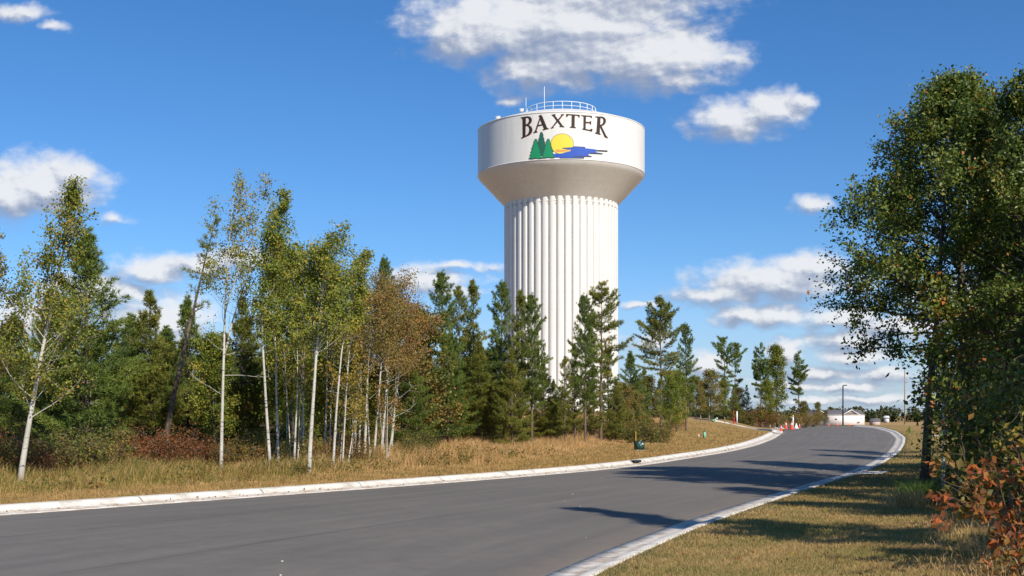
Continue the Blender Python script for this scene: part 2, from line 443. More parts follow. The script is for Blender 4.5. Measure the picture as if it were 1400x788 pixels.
def kerb_sweep(name, x, y, z, sgn, prof):
    """prof: (offset outwards, height, gutter flag)"""
    P = np.stack([x, y], -1); T = np.gradient(P, axis=0); T /= np.linalg.norm(T, axis=1)[:, None]
    N = np.stack([-T[:, 1], T[:, 0]], -1) * sgn
    s = np.concatenate([[0], np.cumsum(np.linalg.norm(np.diff(P, axis=0), axis=1))])
    pr = np.array(prof, float); m = len(pr); n = len(P)
    V = np.zeros((n, m, 3)); V[:, :, :2] = P[:, None] + N[:, None] * pr[None, :, :1]; V[:, :, 2] = z[:, None] + pr[None, :, 1]
    i = np.arange(n - 1)[:, None] * m; j = np.arange(m - 1)[None]
    Q = np.stack([i + j, i + m + j, i + m + j + 1, i + j + 1], -1).reshape(-1, 4)
    if sgn > 0: Q = Q[:, ::-1]
    V = V.reshape(-1, 3); caps = [[0, k, k + 1] for k in range(1, m - 1)] + [[(n - 1) * m, (n - 1) * m + k + 1, (n - 1) * m + k] for k in range(1, m - 1)]
    me = np_mesh(name, V, caps, Q, M_KERB, vert_attr={'along': np.repeat(s, m), 'gut': np.tile(pr[:, 2], n)})
    return link(name, me)
def kprof(g, k): return [(-0.02, -0.12, 1), (-0.02, 0.006, 1), (g * 0.5, 0.002, 1), (g, 0.012, 0.9), (g + 0.03, 0.03, .5), (g + 0.09, KH - 0.02, 0), (g + 0.14, KH, 0), (g + k - 0.03, KH + 0.006, 0), (g + k, KH - 0.004, 0), (g + k, -0.25, 0)]
yl = np.arange(-40, 93.0, 0.5)
tag(kerb_sweep('kerb', xL(yl), yl, zroad(yl), 1, kprof(KL - 0.36, 0.36)), kind='structure')
yr = np.arange(-40, 140, 0.5)
tag(kerb_sweep('kerb', xR(yr), yr, zroad(yr), -1, kprof(KR - 0.26, 0.26)), kind='structure')
# kerb return of the side road on the left and its asphalt
yl2 = np.arange(112.0, 180, 1.0)
tag(kerb_sweep('kerb', xL(yl2), yl2, zroad(yl2), 1, kprof(KL - 0.36, 0.36)), kind='structure')
def bez(p0, p1, p2, p3, n=20):
    t = np.linspace(0, 1, n)[:, None]; p0, p1, p2, p3 = map(np.array, (p0, p1, p2, p3))
    return p0 * (1 - t) ** 3 + 3 * p1 * t * (1 - t) ** 2 + 3 * p2 * t ** 2 * (1 - t) + p3 * t ** 3
def interp_path0(P, t):
    t = t * (len(P) - 1); i = np.minimum(t.astype(int), len(P) - 2); f = (t - i)[:, None]; return P[i] * (1 - f) + P[i + 1] * f
xa, ya = float(xL(92.6)), 92.6
c0 = [(xa, ya), (21.6, 96.2), (22.0, 99.3), (21.6, 102.4), (20.6, 104.4), (19.3, 105.5), (17.9, 106.2)]
side1 = interp_path0(np.array(c0), np.linspace(0, 1, 40)); side1[1:-1] = (side1[:-2] + side1[1:-1] * 2 + side1[2:]) / 4
zs = np.maximum(zroad(side1[:, 1]), zg(side1[:, 0], side1[:, 1]) - 0.0); zs[:6] = np.linspace(float(zroad(ya)) - 0.03, zs[6], 6); zs[0] = float(zroad(ya))
tag(kerb_sweep('kerb', side1[:, 0], side1[:, 1], zs + 0.03, 1, kprof(0.45, 0.34)), kind='structure')
def flat_patch(name, poly, mat, dz=0.02, zf=None):
    V = [(x, y, (float(zg(x, y)) if zf is None else zf(x, y)) + dz) for x, y in poly]
    tris = [tuple(t) for t in tessellate_polygon([[Vector(v) for v in V]])]
    me = np_mesh(name, V, tris, None, mat)
    if mat is M_KERB or mat is M_ASPHALT:
        for k in ('along', 'gut', 'across'): me.attributes.new(k, 'FLOAT', 'POINT').data.foreach_set('value', np.full(len(V), 0.3, dtype=np.float32))
    return link(name, me)
def side_road():
    n = 24; t = np.linspace(0, 1, n)
    x0 = xa + 3.5 - t * 34; yc = ya + 17.5 + t * 4
    V = []
    for k in range(n):
        for q in range(7):
            y = yc[k] - 4.2 + q * 8.4 / 6
            # stays on the bank, meets the road level at its mouth
            zz = float(zg(x0[k], y)) + 0.03
            if k < 4: zz = float(zroad(y)) + 0.06 + (zz - float(zroad(y)) - 0.06) * k / 4
            V.append((x0[k], y, zz))
    i = np.arange(n - 1)[:, None] * 7; j = np.arange(6)[None]
    Q = np.stack([i + j, i + j + 1, i + 8 + j, i + 7 + j], -1).reshape(-1, 4)[:, ::-1]
    me = np_mesh('side_road', V, None, Q, M_ASPHALT, vert_attr={'along': np.repeat(t * 34, 7), 'across': np.tile(np.linspace(0, 1, 7), n)})
    tag(link('side_road', me), kind='structure')
side_road()
# concrete ramps on the right verge
def apron(y0, y1, depth):
    V = []; ys = np.linspace(y0, y1, 6)
    for y in ys:
        for q in np.linspace(0, 1, 5):
            x = float(xR(y)) + (KR - 0.3 + q * depth) / float(cosR(y))
            V.append((x, y - q * depth * 0.3, float(zroad(y)) + 0.040 + 0.085 * min(1, q * 2.2) + 0.01 * q))
    i = np.arange(5)[:, None] * 5; j = np.arange(4)[None]
    Q = np.stack([i + j, i + j + 1, i + 6 + j, i + 5 + j], -1).reshape(-1, 4)
    me = np_mesh('pavement', V, None, Q, M_KERB, vert_attr={'along': np.full(len(V), 0.6), 'gut': np.zeros(len(V))})
    tag(link('pavement', me), kind='structure')
apron(31.4, 33.2, 0.9); apron(80, 83.5, 5.0)

# ------------------------------------------------------------------ water tower
def m_tower(nt):
    p = nt.obj(); z = nt.sep(p)[2]
    n = nt.noise(nt.vec('MULTIPLY', p, (1, 1, 0.10)), 1.5, 6, 0.62)
    c = nt.mix(nt.map(n, 0.3, 0.72), (0.735, 0.70, 0.63), (0.81, 0.785, 0.73))
    st = nt.noise(nt.vec('MULTIPLY', p, (2.2, 2.2, 0.06)), 1.5, 5, 0.7)
    c = nt.mix(nt.map(st, 0.56, 0.74, 0, 0.10), c, (0.42, 0.37, 0.30))
    sm_ = nt.math('ABSOLUTE', nt.math('SUBTRACT', nt.math('FRACT', nt.math('DIVIDE', z, 2.44)), 0.5))
    c = nt.mix(nt.map(sm_, 0.006, 0.016, 0.16, 0), c, (0.40, 0.36, 0.31))
    big = nt.noise(p, 0.35, 3, 0.5)
    return principled(nt, c, 0.42, 0.35, nt.bump(big, 0.03, 0.2))
M_TOWER = material('tower_paint', m_tower)
M_RAIL = plain('white_rail', (0.8, 0.8, 0.78), 0.5, 0.05)
M_DARKLINE = plain('seam_paint', (0.42, 0.38, 0.33), 0.6)
TD = 170.0; TX = 67.0 / FPX * TD; TR = 11.72
def tz(py, d=TD): return EYE + (HY - py) / FPX * d
tower = empty('water_tower', (TX, TD, 0), 'tall white fluted water tower lettered BAXTER with painted sun and pines', 'water tower')
zbase = float(zg(TX, TD)) - 0.5
z_rim, z_bot, z_sh = tz(181.5), tz(242), tz(284)
def tower_parts():
    SEG = 160
    b = MB(); b.lathe([(TR - 0.02, z_bot - 0.06), (TR + 0.05, z_bot - 0.02), (TR + 0.05, z_bot + 0.05), (TR, z_bot + 0.08), (TR, z_bot + 0.12), (TR, z_bot + 0.2), (TR, z_rim - 0.2), (TR, z_rim - 0.13), (TR, z_rim - 0.1), (TR + 0.05, z_rim - 0.08), (TR + 0.05, z_rim + 0.04), (TR - 0.1, z_rim + 0.09)], SEG)
    b.build('tank_wall', M_TOWER, tower, True)
    b = MB(); prof = []
    for k in range(13):
        t = k / 12; r = TR - 0.1 - t * (TR - 0.1 - 4.6)
        prof.append((r, z_rim + 0.09 + 2.0 * (1 - (1 - t) ** 1.3)))
    zt = prof[-1][1]
    prof += [(3, zt + 0.2), (1, zt + 0.3), (0.01, zt + 0.32)]
    rf = b.lathe(prof, SEG).build('roof', M_TOWER, tower, True)
    SR = 7.75
    b = MB(); b.lathe([(SR - 0.4, z_sh - 0.5), (SR + 0.02, z_sh), (SR + 0.1, z_sh + 0.09), (SR + 1.2, z_sh + 1.22), (TR - 0.85, z_bot - 1.05), (TR - 0.4, z_bot - 0.62), (TR - 0.12, z_bot - 0.28), (TR - 0.02, z_bot - 0.06)], SEG)
    b.build('tank_cone', M_TOWER, tower, True)
    # fluted shaft: 48 ridges
    nf = 48; per = [(0.0, 0.0), (0.18, 0.0), (0.22, 0.26), (0.27, 0.34), (0.36, 0.38), (0.74, 0.38), (0.83, 0.34), (0.88, 0.26), (0.92, 0.0)]
    an = []; rr = []
    for k in range(nf):
        for (f, d) in per: an.append((k + f) / nf * 2 * PI); rr.append(SR - 0.12 + d)
    an = np.array(an); rr = np.array(rr); m = len(an)
    zz = np.array([zbase, zbase + 0.9, 8, 16, 24, z_sh - 0.9, z_sh + 0.55]); ex = np.array([0.5, 0, 0, 0, 0, 0, 0])
    V = np.stack([np.stack([(rr + e) * np.cos(an), (rr + e) * np.sin(an), np.full(m, z)], -1) for z, e in zip(zz, ex)])
    n = len(zz); i = np.arange(n - 1)[:, None] * m; j = np.arange(m)[None]; k2 = (j + 1) % m
    Q = np.stack([i + j, i + k2, i + m + k2, i + m + j], -1).reshape(-1, 4)
    link('shaft', np_mesh('shaft', V.reshape(-1, 3), None, Q, M_TOWER), tower)
    # thin ring below the cone
    b = MB()
    for zr_ in (z_sh - 0.42,):
        b.lathe([(SR + 0.18, zr_ - 0.04), (SR + 0.24, zr_ - 0.04), (SR + 0.24, zr_ + 0.04), (SR + 0.18, zr_ + 0.04)], SEG)
    b.build('band', M_DARKLINE, tower)
    # railing on the roof
    b = MB(); RR = 4.9; z0 = z_rim + 0.09 + 1.9; a = np.linspace(0, 2 * PI, 73)
    for h, r_ in ((1.15, 0.045), (0.6, 0.035)):
        b.tube(np.stack([RR * np.cos(a), RR * np.sin(a), np.full(73, z0 + h)], -1), r_, 6, cap=False)
    for k in range(24):
        q = k / 24 * 2 * PI; b.tube([(RR * math.cos(q), RR * math.sin(q), z0 - 0.2), (RR * math.cos(q), RR * math.sin(q), z0 + 1.15)], 0.045, 6)
    b.build('railing', M_RAIL, tower)
    for (px, pt, pb, r_) in ((744, 121, 152, 0.05), (719, 136, 154, 0.04)):
        x = (px - 767) / FPX * TD
        MB().tube([(x, -1.0, tz(pb)), (x, -1.0, tz((pt + pb) / 2)), (x, -1.0, tz(pt))], [r_, r_, r_ * 0.7], 6).build('antenna', M_RAIL, tower)
    for (px, py, s) in ((681, 163, 0.6), (713, 152.5, 0.55)):
        x = (px - 767) / FPX * TD
        b = MB().box((0, 0, 0), (s, s, s * 0.55)).box((0, 0, s * 0.34), (s * 1.15, s * 1.15, s * 0.12))
        b.build('hatch', M_RAIL, tower, loc=(x, -1.2, tz(py) - 0.2))
tower_parts()

# ---- painted lettering and emblem, laid on the tank wall as curved sheets
ZS = 9.27      # enlargement at which the outlines were measured
def wall_xy(p):
    """measured outline point -> (arc length, height) on the tank wall"""
    px, py = 700 + p[0] / ZS, 140 + p[1] / ZS
    u, v = (px - 700) / FPX, (HY - py) / FPX
    a = u * u + 1; bq = -2 * (u * TX + TD); c = TX * TX + TD * TD - TR * TR
    t = (-bq - math.sqrt(bq * bq - 4 * a * c)) / (2 * a)
    th = math.atan2(u * t - TX, TD - t)
    return (th * TR, EYE + v * t)
def paint(name, polys, mat, lift, parent):
    """polys: list of (outer, [holes]) in measured coordinates"""
    bm = bmesh.new()
    for outer, holes in polys:
        loops = [[Vector((*wall_xy(p), 0)) for p in lp] for lp in [outer] + holes]
        pts = [v for lp in loops for v in lp]
        vs = [bm.verts.new(v) for v in pts]
        for t in tessellate_polygon(loops):
            try: bm.faces.new([vs[q] for q in t])
            except ValueError: pass
    xs = [v.co.x for v in bm.verts]; x = min(xs) + 0.35
    while x < max(xs):
        bmesh.ops.bisect_plane(bm, geom=bm.verts[:] + bm.edges[:] + bm.faces[:], plane_co=(x, 0, 0), plane_no=(1, 0, 0)); x += 0.35
    for v in bm.verts:
        th = v.co.x / TR; r = TR + lift
        v.co = Vector((r * math.sin(th), -r * math.cos(th), v.co.y))
    bmesh.ops.recalc_face_normals(bm, faces=bm.faces[:])
    me = bpy.data.meshes.new(name); bm.to_mesh(me); bm.free(); me.materials.append(mat)
    return link(name, me, parent)
LET = {
 'B': ([(112, 192), (160, 184), (205, 178), (232, 186), (248, 208), (249, 232), (240, 256), (222, 277), (206, 288), (228, 296), (247, 315), (256, 342), (253, 370), (240, 396), (218, 416), (190, 430), (155, 444), (118, 462), (121, 449), (136, 436), (134, 220), (130, 205), (113, 202)],
       [[(172, 200), (196, 196), (212, 208), (217, 228), (212, 252), (198, 272), (172, 284)], [(170, 302), (194, 299), (212, 314), (220, 340), (217, 370), (205, 397), (186, 416), (168, 424)]]),
 'A': ([(336, 176), (366, 158), (380, 172), (412, 250), (440, 318), (452, 328), (463, 328), (462, 338), (388, 356), (387, 346), (402, 338), (402, 330), (386, 292), (326, 306), (308, 360), (312, 368), (322, 370), (320, 380), (268, 393), (270, 383), (282, 378), (292, 362), (350, 196), (346, 186)],
       [[(353, 216), (379, 277), (331, 291)]]),
 'X': ([(498, 160), (546, 150), (550, 158), (542, 168), (582, 218), (624, 170), (622, 160), (612, 157), (655, 149), (656, 158), (642, 166), (592, 228), (642, 298), (662, 308), (656, 317), (602, 312), (602, 304), (612, 298), (574, 250), (520, 312), (524, 320), (526, 325), (488, 334), (490, 325), (504, 318), (564, 236), (518, 176), (508, 168)], []),
 'T': ([(686, 149), (856, 160), (853, 192), (842, 192), (836, 176), (824, 171), (792, 169), (789, 306), (796, 316), (809, 319), (807, 328), (732, 322), (732, 313), (746, 311), (753, 302), (756, 166), (716, 163), (704, 168), (698, 186), (686, 184)], []),
 'E': ([(875, 164), (1009, 172), (1011, 198), (1001, 199), (994, 188), (980, 184), (934, 182), (932, 248), (974, 250), (988, 246), (993, 236), (1000, 238), (999, 284), (990, 284), (984, 270), (972, 266), (931, 266), (930, 336), (970, 348), (990, 346), (1006, 334), (1019, 340), (1009, 373), (890, 346), (892, 336), (904, 332), (906, 186), (900, 178), (876, 174)], []),
 'R': ([(1052, 180), (1136, 181), (1166, 190), (1184, 212), (1187, 240), (1178, 268), (1158, 290), (1132, 301), (1190, 420), (1209, 440), (1207, 460), (1172, 444), (1112, 312), (1108, 392), (1120, 402), (1116, 415), (1050, 396), (1052, 386), (1068, 380), (1081, 202), (1074, 192), (1052, 190)],
       [[(1117, 200), (1138, 202), (1154, 216), (1157, 240), (1150, 266), (1134, 282), (1114, 287)]]),
}
M_INK = plain('letter_paint', (0.035, 0.024, 0.018), 0.6, 0.1)
M_RUST = plain('letter_edge_paint', (0.30, 0.085, 0.035), 0.6, 0.1)
lt = paint('lettering', [(o, h) for o, h in LET.values()], M_INK, 0.030, tower)
sh = lambda lp, dx, dy: [(x + dx, y + dy) for x, y in lp]
paint('letter_edging', [(sh(o, 5, 3.5), [sh(h, 5, 3.5) for h in hs]) for o, hs in LET.values()], M_RUST, 0.015, lt)

def grow_poly(lp, k):
    cx = sum(p[0] for p in lp) / len(lp); cy = sum(p[1] for p in lp) / len(lp)
    return [(p[0] + k * (1 if p[0] > cx else -1), p[1] + k * (1 if p[1] > cy else -1)) for p in lp]
def conifer_outline(cx, top, bot, w, steps, seed):
    rg = random.Random(seed); Lp, Rp = [], []
    for k in range(steps):
        t = (k + 1) / steps; y = top + (bot - top) * t; ww = w * (0.05 + 0.95 * t ** 0.85)
        Lp += [(cx - ww * rg.uniform(.92, 1.05), y), (cx - ww * 0.72, y + (bot - top) / steps * 0.12)]
        Rp += [(cx + ww * rg.uniform(.92, 1.05), y - 2), (cx + ww * 0.72, y + (bot - top) / steps * 0.12)]
    return [(cx - 4, top)] + Lp[:-1] + [(cx - w * 0.55, bot + 8), (cx, bot - 2), (cx + w * 0.5, bot + 6)] + Rp[:-1][::-1] + [(cx + 4, top)]
M_SUN = plain('sun_paint', (0.86, 0.67, 0.07), 0.55, 0.05); M_LINE = plain('outline_paint', (0.05, 0.06, 0.06), 0.6, 0.1)
M_G1 = plain('pine_paint', (0.015, 0.27, 0.115), 0.55, 0.1); M_G2 = plain('dark_pine_paint', (0.02, 0.13, 0.085), 0.55, 0.1)
M_BL = plain('water_paint', (0.035, 0.10, 0.46), 0.55, 0.1); M_OR = plain('orange_paint', (0.75, 0.33, 0.10), 0.55, 0.1)
ring = lambda rx, ry: [(635 + rx * math.cos(q), 530 - ry * math.sin(q)) for q in np.linspace(0, 2 * PI, 40, endpoint=False)]
sun_em = paint('sun_emblem', [(ring(141, 128), [])], M_SUN, 0.030, tower)
paint('outline', [(ring(146, 133), [])], M_LINE, 0.015, sun_em)
water = [(372, 700), (450, 692), (520, 672), (548, 652), (640, 650), (662, 638), (735, 622), (748, 604), (690, 600), (650, 590), (640, 582), (740, 576), (780, 562), (925, 570), (928, 584), (1060, 598), (1060, 606), (1210, 614), (1206, 628), (1068, 620), (1062, 634), (1146, 648), (1144, 660), (972, 652), (970, 674), (1010, 684), (1006, 693), (918, 688), (912, 710), (610, 712), (604, 702), (520, 700)]
w_em = paint('water_emblem', [(water, [])], M_BL, 0.045, tower)
paint('orange_streak', [([(552, 606), (560, 601), (690, 606), (736, 600), (728, 618), (640, 632), (560, 630)], [])], M_OR, 0.038, sun_em)
paint('outline', [([(1060, 604), (1211, 612), (1207, 630), (1064, 622)], []), ([(1000, 640), (1147, 648), (1145, 662), (980, 655)], []), ([(778, 559), (926, 567), (926, 574), (780, 567)], []), ([(780, 684), (1011, 682), (1007, 695), (780, 694)], []), ([(606, 708), (914, 704), (912, 714), (608, 716)], []), ([(636, 580), (745, 573), (745, 580), (640, 588)], [])], M_LINE, 0.052, w_em)
for cx, top, bot, w, m, lf, sd in ((374, 384, 672, 84, M_G2, 0.045, 1), (303, 472, 708, 86, M_G1, 0.075, 2), (460, 470, 698, 86, M_G1, 0.075, 3)):
    o = conifer_outline(cx, top, bot, w, 6, sd)
    e = paint('pine_emblem', [(o, [])], m, lf + 0.02, tower)
    paint('outline', [(grow_poly(o, 6), [])], M_LINE, lf + 0.008, e)
# ------------------------------------------------------------------ vegetation materials
def m_birch(nt):
    p = nt.obj()
    n = nt.noise(nt.vec('MULTIPLY', p, (5, 5, 22)), 1.0, 4, 0.65); b = nt.noise(p, 2.2, 3, 0.5)
    c = nt.mix(nt.map(b, 0.35, 0.7), (0.60, 0.565, 0.49), (0.44, 0.41, 0.34))
    c = nt.mix(nt.map(n, 0.57, 0.66), c, (0.045, 0.038, 0.03))
    return principled(nt, c, 0.75, 0.2)
M_BIRCH = material('white_bark', m_birch)
def bark(name, a, b, sc=8):
    def f(nt):
        p = nt.obj(); n = nt.noise(nt.vec('MULTIPLY', p, (sc, sc, sc * 0.25)), 1.0, 5, 0.65)
        return principled(nt, nt.mix(nt.map(n, 0.3, 0.7), a, b), 0.9, 0.1, nt.bump(n, 0.8, 0.03))
    return material(name, f)
M_PBARK = bark('pine_bark', (0.085, 0.06, 0.045), (0.25, 0.185, 0.145))
M_OBARK = bark('oak_bark', (0.05, 0.042, 0.035), (0.16, 0.135, 0.11))
M_TWIG = bark('twig_bark', (0.10, 0.075, 0.055), (0.24, 0.18, 0.14))
M_ASPEN = leafy('aspen_leaf', [(0.0, (0.102, 0.131, 0.021)), (0.35, (0.190, 0.213, 0.031)), (0.7, (0.303, 0.286, 0.045)), (0.9, (0.494, 0.335, 0.060)), (1.0, (0.494, 0.218, 0.060))])
M_ASPENG = leafy('green_aspen_leaf', [(0.0, (0.097, 0.132, 0.020)), (0.4, (0.185, 0.222, 0.030)), (0.8, (0.306, 0.309, 0.044)), (1.0, (0.600, 0.378, 0.059))])
M_RUSTL = leafy('rust_leaf', [(0.0, (0.13, 0.125, 0.028)), (0.3, (0.22, 0.175, 0.038)), (0.6, (0.34, 0.185, 0.048)), (0.85, (0.38, 0.19, 0.055)), (1.0, (0.25, 0.10, 0.035))])
M_YELL = leafy('yellow_leaf', [(0.0, (0.125, 0.138, 0.025)), (0.4, (0.237, 0.194, 0.031)), (0.8, (0.413, 0.275, 0.044)), (1.0, (0.450, 0.213, 0.050))])
M_OAK = leafy('oak_leaf', [(0.0, (0.060, 0.098, 0.017)), (0.4, (0.118, 0.166, 0.025)), (0.75, (0.207, 0.238, 0.036)), (0.92, (0.374, 0.253, 0.046)), (1.0, (0.432, 0.143, 0.043))], trans=0.25, spec=0.35, rough=0.42)
M_REDB = leafy('red_shrub_leaf', [(0.0, (0.092, 0.079, 0.026)), (0.3, (0.211, 0.086, 0.033)), (0.7, (0.290, 0.099, 0.040)), (1.0, (0.343, 0.172, 0.053))])
M_OLIVE = leafy('olive_shrub_leaf', [(0.0, (0.070, 0.086, 0.022)), (0.5, (0.156, 0.164, 0.037)), (0.85, (0.296, 0.218, 0.050)), (1.0, (0.374, 0.156, 0.055))])
M_ORANGE = leafy('orange_leaf', [(0.0, (0.11, 0.10, 0.022)), (0.3, (0.27, 0.15, 0.032)), (0.6, (0.45, 0.14, 0.04)), (0.85, (0.52, 0.10, 0.03)), (1.0, (0.20, 0.07, 0.03))], trans=0.35)
M_YGRN = leafy('yellow_green_leaf', [(0.0, (0.092, 0.115, 0.023)), (0.5, (0.230, 0.218, 0.037)), (0.85, (0.437, 0.310, 0.052)), (1.0, (0.460, 0.207, 0.057))], trans=0.35)
M_PINE = leafy('pine_needles', [(0.0, (0.066, 0.104, 0.022)), (0.4, (0.120, 0.168, 0.031)), (0.8, (0.202, 0.248, 0.040)), (1.0, (0.356, 0.291, 0.054))], trans=0.12)
M_PINEO = leafy('olive_pine_needles', [(0.0, (0.091, 0.110, 0.020)), (0.4, (0.164, 0.181, 0.031)), (0.8, (0.261, 0.252, 0.040)), (1.0, (0.432, 0.282, 0.062))], trans=0.12)
M_SPRUCE = leafy('spruce_needles', [(0.0, (0.019, 0.043, 0.019)), (0.5, (0.036, 0.070, 0.026)), (1.0, (0.072, 0.106, 0.034))], trans=0.1)

# ------------------------------------------------------------------ tree growing
def unit(v): return v / (np.linalg.norm(v, axis=-1, keepdims=True) + 1e-9)

class Leaves:
    def __init__(self, rg): self.rg = rg; self.P = []; self.A = []; self.T = []
    def cloud(self, P, axis=None, tint=0.5, tvar=0.25, droop=0.0, spread=1.0):
        n = len(P)
        if n == 0: return
        A = self.rg.normal(size=(n, 3)) * spread
        if axis is not None: A += axis
        A[:, 2] -= droop
        self.P.append(P); self.A.append(unit(A)); self.T.append(np.clip(tint + self.rg.normal(size=n) * tvar, 0, 1))
    def mesh(self, name, mat, size, svar=0.3, aspect=0.75, fold=0.15):
        rg = self.rg; P = np.vstack(self.P); A = np.vstack(self.A); T = np.concatenate(self.T); n = len(P)
        R = rg.normal(size=(n, 3)) * 0.8 + np.array([0.5, -0.75, 1.0]) ; S = unit(np.cross(A, R)); N = np.cross(S, A)
        L = size * (1 + svar * rg.uniform(-1, 1, n)); w = L * aspect * 0.5
        mid = P + A * (L * 0.45)[:, None]
        V = np.stack([P, mid + S * w[:, None] + N * (w * fold * 2)[:, None], P + A * L[:, None], mid - S * w[:, None] + N * (w * fold * 2)[:, None]], 1)
        b = np.arange(n)[:, None] * 4
        tris = np.concatenate([b + np.array([0, 1, 2]), b + np.array([0, 2, 3])], 1).reshape(-1, 3)
        return np_mesh(name, V.reshape(-1, 3), tris, None, mat, face_attr={'tint': np.repeat(T, 2)})

def bend_path(p0, d0, length, rg, up=0.3, wind=(0, 0, 0), n=6, wig=0.12):
    pts = [np.array(p0, float)]; d = unit(np.array(d0, float)); st = length / (n - 1)
    for k in range(n - 1):
        d = unit(d + np.array([0, 0, up / n]) + np.array(wind) / n + rg.normal(size=3) * wig)
        pts.append(pts[-1] + d * st)
    return np.array(pts)

def interp_path(P, t):
    t = np.clip(np.asarray(t, float), 0, 1) * (len(P) - 1); i = np.minimum(t.astype(int), len(P) - 2); f = (t - i)[..., None]
    return P[i] * (1 - f) + P[i + 1] * f

def trunk_path(H, lean=(0, 0), wig=0.02, rg=None, n=12, curve=1.3):
    t = np.linspace(0, 1, n); P = np.zeros((n, 3)); P[:, 2] = t * H
    P[:, 0] = lean[0] * t ** curve; P[:, 1] = lean[1] * t ** curve
    w = np.cumsum(rg.normal(size=(n, 2)), 0) * wig; w -= w[0]; P[:, :2] += w * t[:, None] ** 0.5
    return P

